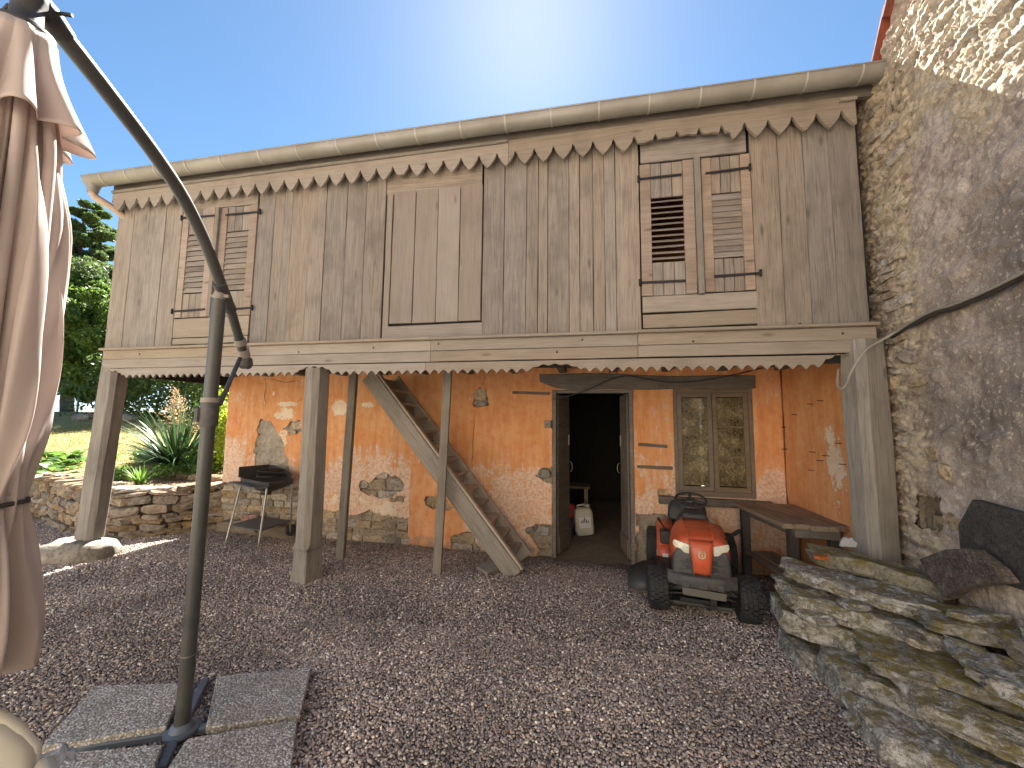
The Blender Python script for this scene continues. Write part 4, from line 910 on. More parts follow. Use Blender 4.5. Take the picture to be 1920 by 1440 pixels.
# rockery edging in the bed
for k, (px, py, sz) in enumerate(((255, 877, .2), (278, 880, .22), (300, 872, .32), (318, 886, .22), (337, 884, .2), (352, 888, .26), (372, 890, .24), (390, 893, .2), (402, 896, .22), (270, 888, .2), (243, 884, .18), (328, 876, .2), (345, 876, .24))):
    p = at(px, py, 2, .64); p.z = float(garden_z(p.x, p.y))
    tag(rock('edging_rock', p+Vector((0, 0, .05)), (sz*1.15, sz*.8, sz*.6), MAT['gardenstone'], None, (3, 3, 3), .15, 4, Matrix.Rotation(random.uniform(0, 3), 3, 'Z'), k/13), 'small rough rock edging the flower bed behind the retaining wall', 'rock', 'rockery stones edging the bed')
# boulder under the left post
p = at(150, 1018, 1, FY+.02); tag(rock('foot_boulder', (p.x+.0, FY+.02, .06), (.74, .52, .27), MAT['boulder'], None, (7, 6, 4), .08, 3.2, Matrix.Rotation(.2, 3, 'Z'), .37, True), 'flat grey boulder under the foot of the leaning porch post', 'boulder')
for px, py, s_ in ((198, 1022, .13), (185, 1003, .16)): 
    q = at(px, py, 2, .04); tag(rock('small_rock', q+Vector((0, .05, .0)), (s_, s_*.8, s_*.7), MAT['gardenstone'], None, (3, 3, 3), .15, 4), 'small rock wedged between the foot boulder and the retaining wall', 'rock', 'rocks beside the foot boulder')

# ------------------------------------------------------------------ pile of mossy slabs at the right
def slab(name, corners, th, mat, label, seed, n=(18, 13, 5), rough=.10, cat='stone slab', k=26, cut=.0):
    """slab spanned by four top corners (world): near-left, far-left, far-right, near-right; hangs th below"""
    c = [Vector((p[0]+(HSL*(3.6-p[1]) if p[0] > 2.05 else 0), p[1], p[2])) for p in corners]; ctr0 = sum(c, Vector())/4; V0, F = lattice(*n); V = []
    for p in V0:
        u, v = (p[0]+1)/2, (p[1]+1)/2
        q = Vector(p); nn = (abs(q.x)**k+abs(q.y)**k+abs(q.z)**k)**(1/k)
        u = .5+(u-.5)/nn; v = .5+(v-.5)/nn; wz = p[2]/nn
        b = c[0]*(1-u)*(1-v)+c[1]*(1-u)*v+c[2]*u*v+c[3]*u*(1-v)
        edg = max(abs(p[0]), abs(p[1]))**6; lay = mnoise.noise(Vector((wz*2.3, seed, math.atan2(p[1], p[0])*1.2)))*.05*edg; rdir = (b-ctr0).normalized()
        nz = mnoise.noise_vector(b*3.2+Vector((seed*9.1, 0, 0)))*.022+mnoise.noise_vector(b*11+Vector((0, seed*5, 0)))*.016+mnoise.noise_vector(b*28+Vector((0, 0, seed*3)))*.010+rdir*lay
        V.append(b+Vector((0, 0, (wz-1)/2*th))+Vector((nz.x, nz.y, nz.z*.8)))
    mb = MB(); mb.v = [tuple(v) for v in V]; mb.f = F; ctr = sum(c, Vector())/4
    mb.v = [tuple(Vector(v)-ctr) for v in mb.v]
    return tag(mb.obj(name, MAT[mat], None, 'auto', Matrix.Translation(ctr)), label, cat)
PILE = [
 ([(1.37, 3.24, .575), (1.43, 3.50, .585), (2.12, 3.06, .545), (2.06, 2.76, .555)], .085, 'slabstone', 'long grey slab with pale lichen, upper left of the slab pile'),
 ([(1.62, 3.36, .69), (1.66, 3.57, .69), (2.24, 3.26, .625), (2.20, 2.98, .63)], .11, 'mossstone', 'thick moss-covered slab lying on top of the pile against the post'),
 ([(1.31, 3.12, .455), (1.38, 3.50, .465), (2.14, 3.02, .43), (2.02, 2.60, .435)], .10, 'slabstone', 'grey slab with moss streaks, second layer of the pile'),
 ([(1.285, 3.14, .325), (1.32, 3.47, .335), (1.72, 3.2, .33), (1.66, 2.86, .33)], .15, 'slabstone', 'block with brown end face, third layer of the pile near the mower'),
 ([(1.33, 3.06, .14), (1.34, 3.42, .14), (1.95, 3.1, .13), (1.85, 2.66, .13)], .20, 'slabstone', 'dark bottom slab of the pile resting on the gravel near the mower'),
 ([(1.50, 2.66, .345), (1.62, 3.00, .36), (2.15, 2.62, .385), (2.02, 2.28, .36)], .09, 'mossstone', 'brown mossy slab in the middle of the pile'),
 ([(1.38, 2.72, .20), (1.42, 3.02, .205), (1.90, 2.62, .205), (1.82, 2.28, .19)], .20, 'slabstone', 'dark wedge-shaped stone low in the middle of the pile'),
 ([(1.55, 2.38, .265), (1.58, 2.66, .28), (2.12, 2.22, .30), (2.05, 1.94, .27)], .085, 'slabstone', 'long pale slab sloping towards the gravel at the pile front'),
 ([(1.37, 2.36, .115), (1.38, 2.70, .13), (1.90, 2.30, .13), (1.84, 1.95, .11)], .18, 'slabstone', 'dark speckled slab at the foot of the pile front'),
 ([(1.80, 2.34, .455), (1.86, 2.66, .475), (2.22, 2.34, .50), (2.18, 2.0, .46)], .08, 'slabstone', 'grey slab with white streaks sloping beside the stone wall'),
 ([(1.60, 1.98, .15), (1.58, 2.30, .17), (2.1, 2.0, .18), (2.1, 1.66, .14)], .20, 'slabstone', 'pale greenish slab lying lowest at the end of the pile'),
 ([(1.82, 2.68, .535), (1.88, 2.96, .55), (2.25, 2.84, .575), (2.22, 2.5, .555)], .075, 'mossstone', 'brown layered slab capping the pile beside the stone wall'),
 ([(1.98, 2.26, .565), (2.00, 2.52, .585), (2.22, 2.48, .61), (2.2, 2.12, .59)], .09, 'mossstone', 'moss-topped slab high on the pile against the stone wall'),
 ([(1.9, 1.6, .34), (1.92, 2.02, .40), (2.2, 2.04, .46), (2.2, 1.5, .42)], .3, 'mossstone', 'mossy block at the near end of the pile'),
 ([(1.66, 2.60, .16), (1.7, 3.0, .18), (2.2, 2.8, .2), (2.2, 2.2, .18)], .3, 'slabstone', 'shadowed core block filling the middle of the slab pile'),
 ([(1.85, 2.05, .2), (1.85, 2.5, .22), (2.2, 2.5, .3), (2.2, 1.9, .28)], .3, 'slabstone', 'shadowed core block under the white-streaked slab of the pile')]
for k, (c_, th_, m_, l_) in enumerate(PILE): slab('mossy_slab', c_, th_, m_, l_, k+1)
for k, (a, b, c_) in enumerate(((1.62, 2.98, .47), (1.74, 2.70, .43), (1.62, 2.58, .30), (1.86, 2.44, .41), (1.42, 3.02, .36), (2.04, 2.68, .58), (2.06, 2.36, .63))):
    tag(rock('wedge_stone', (a, b, c_), (.17+.05*(k % 3), .13, .045), MAT['slabstone'], None, (4, 3, 2), .15, 4, Matrix.Rotation(k*1.3, 3, 'Z') @ Matrix.Rotation(.25*math.sin(k*2.), 3, 'X'), k*.13), 'thin grey stone chip wedged between slabs of the pile', 'stone chip', 'chips wedged in the slab pile')
# dark slabs leaning on the wall
def lean(name, px, y_top, mat, label, th=.05):
    P = [Vector(p) for p in px]; mb = MB(); nrm = (P[1]-P[0]).cross(P[2]-P[0]).normalized()
    if nrm.x > 0: nrm = -nrm
    mb.prism(P, -nrm*th); o = mb.obj(name, MAT[mat], None, bevel=.006); return tag(o, label, 'stone slab')
lean('leaning_slab', [atw(*p, .10) for p in ((1822, 936), (1925, 965), (1925, 1110), (1850, 1085), (1800, 1035), (1795, 985))], 0, 'granite', 'flat dark slate slab leaning against the stone house wall', .05)
lean('leaning_slab', [atw(*p, .20) for p in ((1722, 1048), (1770, 1030), (1815, 1028), (1860, 1062), (1880, 1090), (1800, 1100), (1768, 1120), (1750, 1095))], 0, 'brownslab', 'brown rough slab propped in front of the dark slate slab', .07)
p = at(1593, 1010, 1, 3.38); q = [(-.055, -.03), (.05, -.03), (.06, .0), (.035, .02), (.03, .035), (.0, .03), (-.02, .04), (-.045, .01)]
MBs = MB().prism([(p.x+a, 3.40, .705+.035+b) for a, b in q], (.01, .03, 0)).obj('slate_chip', MAT['slate'], None, bevel=.003); tag(MBs, 'pale grey slate chip standing on the mossy top slab', 'slate chip')
p = at(1537, 1047, 2, .645); tag(MB().prism([p+Vector(v) for v in ((-.05, -.03, 0), (.04, -.04, .0), (.055, .01, .0), (-.01, .035, 0))], (0, 0, .025)).obj('tile_chip', MAT['rooftile2'] if 'rooftile2' in MAT else MAT['brick'], None, bevel=.004), 'orange terracotta fragment lying on the long grey slab', 'tile fragment')

# ------------------------------------------------------------------ paving slabs on the parasol foot
# measured on the ground: two directions of the cross
PC = Vector((-2.03, 1.775, 0)); du = Vector((.906, .424, 0)); dv = Vector((-.58, .815, 0)).normalized()
def pslab(c, label):
    mb = MB(); P = [Vector(q) for q in c]; V0, F = lattice(10, 10, 2); V = []
    for p in V0:
        u, v = (p[0]+1)/2, (p[1]+1)/2; b = P[0]*(1-u)*(1-v)+P[1]*u*(1-v)+P[2]*u*v+P[3]*(1-u)*v
        V.append(b+Vector((0, 0, p[2]*.02+mnoise.noise(b*7)*.004)))
    mb.v = V; mb.f = F; ctr = sum(P, Vector())/4; mb.v = [tuple(Vector(v)-ctr) for v in V]
    return tag(mb.obj('paving_slab', MAT['agg'], None, False, Matrix.Translation(ctr), .004, 1), label, 'paving slab', 'pebble paving slabs weighting the parasol foot')
G = lambda px, py: at(px, py, 2, .055)
zz = Vector((0, 0, -.018))
pslab([G(386, 1364)+zz, G(563, 1341)+zz, G(583, 1251)+zz, G(407, 1268)+zz], 'pebble paving slab on the far right of the parasol pole, away from the chair')
pslab([G(76, 1402)+zz, G(312, 1362)+zz, G(345, 1280)+zz, G(176, 1286)+zz], 'pebble paving slab on the far left of the parasol pole')
pslab([G(300, 1462)+zz, G(543, 1462)+zz, G(558, 1349)+zz, G(352, 1385)+zz], 'pebble paving slab on the near right of the parasol pole')
pslab([G(60, 1490)+zz, G(270, 1490)+zz, G(305, 1395)+zz, G(130, 1412)+zz], 'pebble paving slab on the near left of the parasol pole beside the chair')

# ------------------------------------------------------------------ gravel pebbles: real stones over the part of the yard in view
rng = np.random.default_rng(4)
def pebbles(name, x0, x1, y0, y1, sp, base, faces, keep):
    xs = np.arange(x0, x1, sp); ys = np.arange(y0, y1, sp); X, Y = np.meshgrid(xs, ys); X = X.ravel()+rng.uniform(-.5, .5, X.size)*sp; Y = Y.ravel()+rng.uniform(-.5, .5, Y.size)*sp
    k = keep(X, Y); X, Y = X[k], Y[k]; n = X.size
    s = sp*rng.uniform(.38, .85, n)*np.where(rng.random(n) < .06, 1.35, 1.); asp = rng.uniform(.65, 1.2, (n, 3)); asp[:, 2] *= .68
    ang = rng.uniform(0, 2*np.pi, n); ca, sa = np.cos(ang), np.sin(ang); til = rng.normal(0, .35, n)
    v = base[None]*(1+rng.uniform(-.18, .18, (n, len(base), 1)))*asp[:, None, :]*s[:, None, None]
    x, y, z = v[..., 0], v[..., 1], v[..., 2]; z2 = z*np.cos(til)[:, None]+x*np.sin(til)[:, None]; x2 = x*np.cos(til)[:, None]-z*np.sin(til)[:, None]
    P = np.stack([x2*ca[:, None]-y*sa[:, None]+X[:, None], x2*sa[:, None]+y*ca[:, None]+Y[:, None], z2+(yard_z(X, Y)+rng.uniform(-.006, .007, n))[:, None]], -1)
    F = (faces[None]+(np.arange(n)*len(base))[:, None, None]).reshape(-1, 3)
    pal = np.array([[.15, .128, .122], [.26, .222, .208], [.32, .272, .25], [.40, .345, .31], [.29, .258, .25], [.47, .40, .34], [.66, .61, .55], [.36, .255, .215]]); pr = np.array([.15, .21, .2, .15, .13, .08, .06, .04])
    pal *= np.array([1.58, 1.555, 1.51]); c = pal[rng.choice(len(pal), n, p=pr/pr.sum())]*rng.uniform(.75, 1.3, (n, 1)); dirt = fbm(X*1.6, Y*1.6, 3, 9)[:, None]; c = c*(.55+.9*dirt)
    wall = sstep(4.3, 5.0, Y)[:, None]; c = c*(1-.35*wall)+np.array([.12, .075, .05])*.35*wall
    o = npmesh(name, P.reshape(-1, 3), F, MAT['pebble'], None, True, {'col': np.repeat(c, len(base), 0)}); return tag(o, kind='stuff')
g = (1+5**.5)/2; ico = np.array([(-1, g, 0), (1, g, 0), (-1, -g, 0), (1, -g, 0), (0, -1, g), (0, 1, g), (0, -1, -g), (0, 1, -g), (g, 0, -1), (g, 0, 1), (-g, 0, -1), (-g, 0, 1)])/1.9
icof = np.array([(0, 11, 5), (0, 5, 1), (0, 1, 7), (0, 7, 10), (0, 10, 11), (1, 5, 9), (5, 11, 4), (11, 10, 2), (10, 7, 6), (7, 1, 8), (3, 9, 4), (3, 4, 2), (3, 2, 6), (3, 6, 8), (3, 8, 9), (4, 9, 5), (2, 4, 11), (6, 2, 10), (8, 6, 7), (9, 8, 1)])
octv = np.array([(1, 0, 0), (-1, 0, 0), (0, 1, 0), (0, -1, 0), (0, 0, 1), (0, 0, -1)], float); octf = np.array([(0, 2, 4), (2, 1, 4), (1, 3, 4), (3, 0, 4), (2, 0, 5), (1, 2, 5), (3, 1, 5), (0, 3, 5)])
SLABQ = [[(G(*p).x, G(*p).y) for p in q] for q in ([(386, 1364), (563, 1341), (583, 1251), (407, 1268)], [(76, 1402), (312, 1362), (345, 1280), (176, 1286)], [(300, 1462), (543, 1462), (558, 1349), (352, 1385)], [(60, 1490), (270, 1490), (305, 1395), (130, 1412)])]
def off_slab(X, Y):
    r = np.zeros(X.shape, bool)
    for q in SLABQ: r |= inpoly(X, Y, q)
    return ~r
def in_view(X, Y):
    c = (X*FB[0]+Y*FB[1]-CAMH*FB[2]); px = 960+FPX*(X*RB[0]+Y*RB[1]-CAMH*RB[2])/c; py = 720-FPX*(X*UB[0]+Y*UB[1]-CAMH*UB[2])/c
    return (c > .3) & (px > -260) & (px < 2150) & (py < 1640) & off_slab(X, Y)
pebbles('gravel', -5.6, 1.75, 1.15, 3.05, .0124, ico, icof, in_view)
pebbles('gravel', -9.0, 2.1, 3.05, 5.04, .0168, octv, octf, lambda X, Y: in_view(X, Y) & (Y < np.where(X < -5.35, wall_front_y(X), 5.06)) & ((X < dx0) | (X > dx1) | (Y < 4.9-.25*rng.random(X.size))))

# ------------------------------------------------------------------ cantilever parasol, closed
par = thing('cantilever_parasol', 'closed beige cantilever parasol on a dark curved boom and pole', 'parasol', (-2.035, 1.784, 0))
pb_ = Vector((-2.035, 1.784, .03)); pt_ = at(411, 562, 1, 1.784)
MB().tube([pb_+(pt_-pb_)*t for t in (0, .2, .4, .6, .8, 1)], .0335, 20).obj('pole', MAT['polemetal'], par, 'auto')
up_ = (pt_-pb_).normalized()
MB().tube([pt_-up_*.005, pt_+up_*.035], .029, 14).tube([pt_+Vector((-.045, -.012, .02)), pt_+Vector((.05, .012, .02))], .010, 8).obj('pivot', MAT['clamp'], par, 'auto')
a20 = rad(-20); pn = Vector((math.cos(a20), -math.sin(a20), 0)); pd = Vector((math.sin(a20), math.cos(a20), 0))
def onpl(px, py, off=0.):
    d = Vector((px-960)/FPX*RB-(py-720)/FPX*UB+FB); o = Vector((0, 0, CAMH)); t = (Vector((-2.035, 1.784, 0))-o).dot(pn)/d.dot(pn); return o+d*t+pn*off
boom = [onpl(*p) for p in ((432, 583), (425, 560), (413, 530), (385, 455), (343, 370), (290, 290), (230, 210), (160, 120), (105, 50), (88, 20))]
MB().tube(smooth_path(boom), .0285, 18).obj('boom', MAT['polemetal'], par, 'auto')
lowb = [onpl(*p) for p in ((418, 540), (432, 580), (447, 630), (460, 675))]
MB().tube(lowb, .0255, 16).obj('boom_tail', MAT['polemetal'], par, 'auto')
for p, q in (((411, 531), (416, 541)), ((428, 572), (432, 582)), ((449, 636), (452, 646)), ((455, 655), (459, 668))): MB().tube([onpl(*p), onpl(*q)], .033, 16).obj('collar', MAT['clamp'] if p[0] > 440 else MAT['polemetal'], par, 'auto')
e = onpl(460, 680); MB().lathe([(.0, -.03), (.034, -.03), (.04, -.02), (.04, .02), (.034, .03), (0, .03)], 16, Matrix.Translation(e) @ Matrix.Rotation(math.pi/2, 4, Vector((pd.x, pd.y, 0))) , False).obj('end_knuckle', MAT['greyplastic'], par, 'auto')
# strut down to the sliding clamp
zc = at(399, 765, 1, 1.784).z
cl = pb_+up_*((zc-.03)/up_.z)
s0 = onpl(450, 672)
MB().tube([s0, cl+Vector((.03, .03, .02))], .0125, 10).obj('strut', MAT['polemetal'], par, True)
mb = MB(); mb.tube([cl-up_*.10, cl-up_*.09, cl+up_*.0, cl+up_*.03], [.040, .043, .043, .040], 18); mb.tube([cl-up_*.075+Vector((-.03, -.04, 0)), cl+Vector((-.03, -.04, 0))], .014, 8)
mb.obj('clamp', MAT['greyplastic'], par, 'auto'); MB().tube([cl+up_*.03, cl+up_*.055], .044, 18).obj('clamp_ring', MAT['clamp'], par, 'auto')
MB().tube([cl+up_*.05+Vector((.0, .0, 0)), cl+Vector((.032, .035, .05))], .02, 10).obj('clamp_lug', MAT['polemetal'], par, 'auto')
for py in (1205, 1228): 
    q = at(340+ (1380-py)*.09-8, py, 1, 1.77); MB().box(q, (.02, .03, .035)).obj('crank_stub', MAT['blackplastic'], par, bevel=.005)
q = pb_+up_*.36; MB().tube([q-up_*.002, q+up_*.002], .0340, 18).obj('pole_joint', MAT['clamp'], par, True)
# foot: flange and crossed bars
MB().lathe([(.075, .0), (.075, .014), (.055, .02), (.042, .04), (.036, .045)], 20, Matrix.Translation((-2.035, 1.784, .02))).obj('foot_flange', MAT['blueiron'], par, 'auto')
for a, b in (((385, 1277), (300, 1445)), ((60, 1418), (395, 1364))):
    A_, B_ = at(*a, 2, .012), at(*b, 2, .012); beam('foot_bar', A_, B_, .042, .035, (0, 0, 1), MAT['blueiron'], par, .006, 2, 0)
# hub
hub = onpl(62, 28); ax = onpl(45, 65); AX = Vector((ax.x, ax.y, 0))
mb = MB(); mb.lathe([(.042, 2.76), (.044, 2.775), (.036, 2.785), (.034, 2.84), (.04, 2.86), (.04, 2.90), (.03, 2.92), (.02, 2.96)], 18, Matrix.Translation(AX))
mb.obj('hub', MAT['blackplastic'], par, 'auto')
MB().lathe([(.03, 2.742), (.064, 2.742), (.068, 2.75), (.064, 2.760), (.03, 2.764)], 28, Matrix.Translation(AX)).obj('hub_disc', MAT['blackplastic'], par, 'auto')
hb_ = onpl(90, 25); MB().tube([onpl(118, 68), onpl(92, 28), onpl(72, 5)], .034, 14).tube([AX+Vector((0, 0, 2.85)), hb_], .03, 10).tube([onpl(88, 22)+pn*-.05, onpl(88, 22)+pn*.07], .006, 6).obj('boom_bracket', MAT['blackplastic'], par, 'auto')
rp = [AX+Vector((-.04, -.02, 2.83)), AX+Vector((-.2, .02, 2.84)), AX+Vector((-.6, .05, 2.86))]; MB().tube(rp, .005, 6).obj('cord', MAT['darkcable'], par, True)
# canopy: hanging folds, gathered by the strap
NF = 8; TH0 = rad(-17)                       # a rib points at TH0
def canopy(prof, nth, seed, parent, name, phase):
    th = np.linspace(0, 2*np.pi, nth, endpoint=False); V = []
    for r_in, r_out, z, fine in prof:
        tw = th+.10*np.sin(z*3.1+seed)+.05*np.sin(th*3+z*5+seed)
        var = 1+.22*np.sin(th*2.0+seed*1.7)*np.sin(z*1.7+seed)+.12*np.sin(th*5+seed)
        lobe = (.5+.5*np.cos(NF*(tw-TH0)+phase))**(1.25 if phase else .75)
        r_in, r_out = r_in*.76, r_out*.76
        rr = r_in+(r_out-r_in)*np.clip(lobe*var, 0, 1.08)
        rr = rr+fine*(.006*np.cos(th*24+z*5+seed)+.004*np.cos(th*37-z*8)+.004*np.cos(th*16+1+z*3))
        # the fold leans over to one side, as hanging cloth does
        lean = .16*lobe*np.sin(z*2.6+np.floor((th-TH0)*NF/(2*np.pi)+.5)*1.9+seed)*fine
        for k in range(nth): V.append((AX.x+rr[k]*math.cos(th[k]+lean[k]), AX.y+rr[k]*math.sin(th[k]+lean[k]), z))
    n = len(prof); F = [(i*nth+k, i*nth+(k+1) % nth, (i+1)*nth+(k+1) % nth, (i+1)*nth+k) for i in range(n-1) for k in range(nth)]
    mb = MB(); mb.v = V; mb.f = F; o = mb.obj(name, MAT['canvas'], parent, True)
    sb = o.modifiers.new('sub', 'SUBSURF'); sb.levels = 1; sb.render_levels = 1
    so_ = o.modifiers.new('sol', 'SOLIDIFY'); so_.thickness = .003; so_.offset = 0
    return o
zs = [2.62, 2.5, 2.40, 2.345, 2.25, 2.18, 2.055, 1.95, 1.865, 1.79, 1.715, 1.64, 1.57, 1.50, 1.455, 1.42, 1.39, 1.365, 1.335, 1.30, 1.25, 1.19, 1.12, 1.05, .98, .90]
ro = [.085, .11, .14, .165, .20, .225, .233, .236, .237, .238, .238, .236, .23, .21, .19, .17, .158, .155, .16, .178, .20, .22, .24, .255, .26, .25]
ri = [.07, .08, .088, .092, .096, .098, .10, .10, .10, .10, .105, .11, .12, .13, .132, .135, .137, .138, .137, .135, .13, .12, .115, .11, .11, .11]
can = canopy([(a_, b_, z, min(1, .2+(2.62-z)*2)) for a_, b_, z in zip(ri, [v*(.86 if 1.45 < z_ < 2.45 else .93) for v, z_ in zip(ro, zs)], zs)], 256, .7, par, 'canopy', math.pi)
cap = canopy([(.086, .09, 2.745, .0), (.092, .10, 2.69, .1), (.10, .125, 2.63, .0), (.112, .155, 2.58, .0), (.12, .19, 2.53, .0), (.13, .222, 2.485, .0), (.136, .24, 2.455, .0)], 192, 0.2, par, 'vent_cap', 0)
# rib sleeves under the cloth
for k in range(NF):
    a = 2*math.pi*k/NF+TH0; pts = []
    for z, r in ((2.58, .085), (2.4, .125), (2.2, .135), (1.95, .14), (1.7, .143), (1.5, .142), (1.38, .135)): pts.append(AX+Vector((r*.74*math.cos(a), r*.74*math.sin(a), z)))
    MB().tube(smooth_path(pts), .0135, 10).obj('rib_sleeve', MAT['canvas'], can, True)
th = np.linspace(0, 2*np.pi, 48, endpoint=False)
st = MB(); rr = .122
st.loft([[Vector((AX.x+rr*(1+.04*math.cos(8*t))*math.cos(t), AX.y+rr*(1+.04*math.cos(8*t))*math.sin(t), z)) for t in th] for z in (1.352, 1.364)], closed=True, caps=False); so_ = st.obj('tie_strap', MAT['darkcable'], par, True)
m_ = so_.modifiers.new('s', 'SOLIDIFY'); m_.thickness = .006

# ------------------------------------------------------------------ ivory plastic chair whose back just enters the frame
chair = thing('plastic_chair', 'ivory plastic garden chair back beside the closed parasol', 'chair', (-1.50, .62, 0))
tc_ = at(-246, 1398, 2, .86); C0 = Vector((tc_.x, tc_.y, 0)); sd_ = Vector((.42, .907, 0)); fw = Vector((.907, -.42, 0)); C0 = C0+fw*.08; chair.location = (C0.x, C0.y, 0); WM[chair.name] = Matrix.Translation((C0.x, C0.y, 0))
secs = []
for s in np.linspace(-1, 1, 19):
    xx = s*.25; bow = .07*(1-s*s); top = .86-.17*abs(s)**3.0; secs.append((xx, bow, top))
mb = MB()
grid = []
for xx, bow, top in secs:
    col = []
    for t in np.linspace(0, 1, 9):
        z = .42+(top-.42)*t; col.append(C0+sd_*xx-fw*(bow+.10*t-.02*math.sin(t*3.1)+.03*max(0, t-.85)*6*.3)+Vector((0, 0, z)))
    grid.append(col)
mb.loft(grid, caps=False); bk = mb.obj('backrest', MAT['chair'], chair, True); q = bk.modifiers.new('s', 'SOLIDIFY'); q.thickness = .014
rim = [g_[-1] for g_ in grid]; MB().tube([grid[0][0], grid[0][4]]+rim+[grid[-1][4], grid[-1][0]], .017, 12).obj('back_rim', MAT['chair'], chair, True)
MB().prism([C0+sd_*a+fw*b+Vector((0, 0, .42)) for a, b in ((-.24, -.06), (.24, -.06), (.26, .4), (-.26, .4))], (0, 0, -.02)).obj('seat', MAT['chair'], chair, bevel=.01)
for a, b in ((-.22, -.05), (.22, -.05), (.24, .38), (-.24, .38)):
    c = C0+sd_*a+fw*b; MB().tube([c+Vector((0, 0, .41)), c+sd_*(a*.12)+fw*(.06 if b > 0 else -.06)], [.024, .018], 8).obj('leg', MAT['chair'], chair, True)
for s in (-1, 1):
    c = C0+sd_*(.27*s); MB().tube([c-fw*.06+Vector((0, 0, .66)), c+fw*.05+Vector((0, 0, .66)), c+fw*.3+Vector((0, 0, .645)), c+fw*.37+Vector((0, 0, .60)), c+fw*.38+Vector((0, 0, .42))], [.02, .026, .026, .022, .02], 8).obj('armrest', MAT['chair'], chair, True)
p = at(112, 1424, 2, .60)
mb = MB(); n = 14
for i in range(n+1):
    for j in range(n+1):
        u, v = i/n*2-1, j/n*2-1; q = p+sd_*(u*.03)+fw*(v*.03)+Vector((0, 0, .03*math.cos(u*1.5)*math.cos(v*1.5)+.022*mnoise.noise(Vector((u*2.2, v*2.2, 3))))); mb.v.append(tuple(q))
mb.f = [(i*(n+1)+j, (i+1)*(n+1)+j, (i+1)*(n+1)+j+1, i*(n+1)+j+1) for i in range(n) for j in range(n)]
o = mb.obj('plastic_bag', MAT['clear'], None, True); tag(o, 'crumpled clear plastic bag on the ivory chair', 'plastic bag'); q = o.modifiers.new('s', 'SOLIDIFY'); q.thickness = .002

# ------------------------------------------------------------------ wooden staircase under the porch
stair = thing('wooden_staircase', 'steep weathered wooden staircase rising against the orange wall', 'staircase', (-.8, 4.5, 0))
bF = Vector((-.80, 4.27, -.03)); tF = Vector((-2.60, 4.27, 2.12)); off = Vector((.02, .58, 0)); run = tF-bF
beam('stringer', bF, tF, .185, .045, (0, -1, 0), MAT['post'], stair, .005, 8, .003); beam('stringer', bF+off, tF+off, .185, .04, (0, -1, 0), MAT['stairwood'], stair, .005, 8, .003)
pf = run.cross(Vector((0, 1, 0))).normalized(); 
if pf.x < 0: pf = -pf
beam('stringer_cap', bF+pf*.10+Vector((0, .035, 0)), tF+pf*.10+Vector((0, .035, 0)), .03, .07, (0, -1, 0), MAT['stairwood'], stair, .004, 6)
NT = 13
for k in range(1, NT):
    t = k/NT; c = bF+run*t
    y0, y1 = 4.30, 4.83
    beam('tread', (c.x+.015, y0, c.z), (c.x+.015, y1, c.z), .215, .03, (0, 0, 1), MAT['stairwood'], stair, .004, 2, .002)
    beam('riser', (c.x-.085, y0+.004, c.z+.09), (c.x-.085, y1-.004, c.z+.09), .016, .135, (0, 0, 1), MAT['stairwood'], stair, .003, 2, .001)
p = at(930, 1068, 2, .0); tag(beam('loose_board', p+Vector((-.12, -.12, .02)), p+Vector((.10, .22, .05)), .17, .03, (.15, 0, 1), MAT['post'], None, .004, 4, .003), 'short loose grey board lying by the foot of the staircase', 'board')

# ------------------------------------------------------------------ barbecue
bbq = thing('charcoal_barbecue', 'black charcoal barbecue on thin steel legs beside the orange wall', 'barbecue', (-4.1, 4.55, 0))
P4 = lambda x, y, yy: at(400+x/6.546, 840+y/6.546, 1, yy)
legs = [(P4(345, 480, 4.62), at(400+145/6.546, 840+1190/6.546, 2, .0)), (P4(655, 560, 4.36), at(400+548/6.546, 840+1250/6.546, 2, 0.)), (P4(965, 470, 4.66), at(400+938/6.546, 840+1040/6.546, 1, 4.86))]
lb4 = (legs[0][0]+legs[2][0]-legs[1][0], legs[0][1]+legs[2][1]-legs[1][1]); 
for a, b in legs+[lb4]:
    a = Vector((a.x, a.y, .74)); m1 = (a*.7+b*.3)+Vector((0, 0, .0)); MB().tube(smooth_path([a, a*.82+b*.18+(b-a).cross(Vector((0, 0, 1))).normalized()*0, m1+(a-b).normalized()*.0, b]), .0125, 10).obj('leg', MAT['steel'], bbq, True)
q = [l[0] for l in legs]+[lb4[0]]; ctr = sum((Vector((v.x, v.y, 0)) for v in q), Vector())/4
u1 = (Vector((q[1].x, q[1].y, 0))-Vector((q[0].x, q[0].y, 0))); u2 = (Vector((q[2].x, q[2].y, 0))-Vector((q[1].x, q[1].y, 0)))
e1 = u1.normalized(); e2 = u2.normalized(); l1, l2 = u1.length/2+.04, u2.length/2+.04
def quad(a, b, z): return ctr+e1*a+e2*b+Vector((0, 0, z))
def ringsec(s, z, n=28): return [quad(s*l1*max(-1, min(1, 1.25*math.cos(t))), s*l2*max(-1, min(1, 1.25*math.sin(t))), z) for t in np.linspace(0, 2*math.pi, n, endpoint=False)]
mb = MB(); mb.loft([ringsec(.35, .64), ringsec(.75, .70), ringsec(1., .745), ringsec(1.02, .80), ringsec(.97, .80), ringsec(.9, .76), ringsec(.5, .73)], closed=True).obj('fire_tray', MAT['blackplastic'], bbq, 'auto')
MB().lathe([(.03, .58), (.06, .59), (.075, .66)], 14, Matrix.Translation(ctr)).obj('ash_pot', MAT['blackplastic'], bbq, True)
w1 = [quad(-l1*.98, -l2*.98+.0, .80), quad(-l1*.98, l2*.98, .80), quad(l1*.6, l2*.98, .80)]
mb = MB()
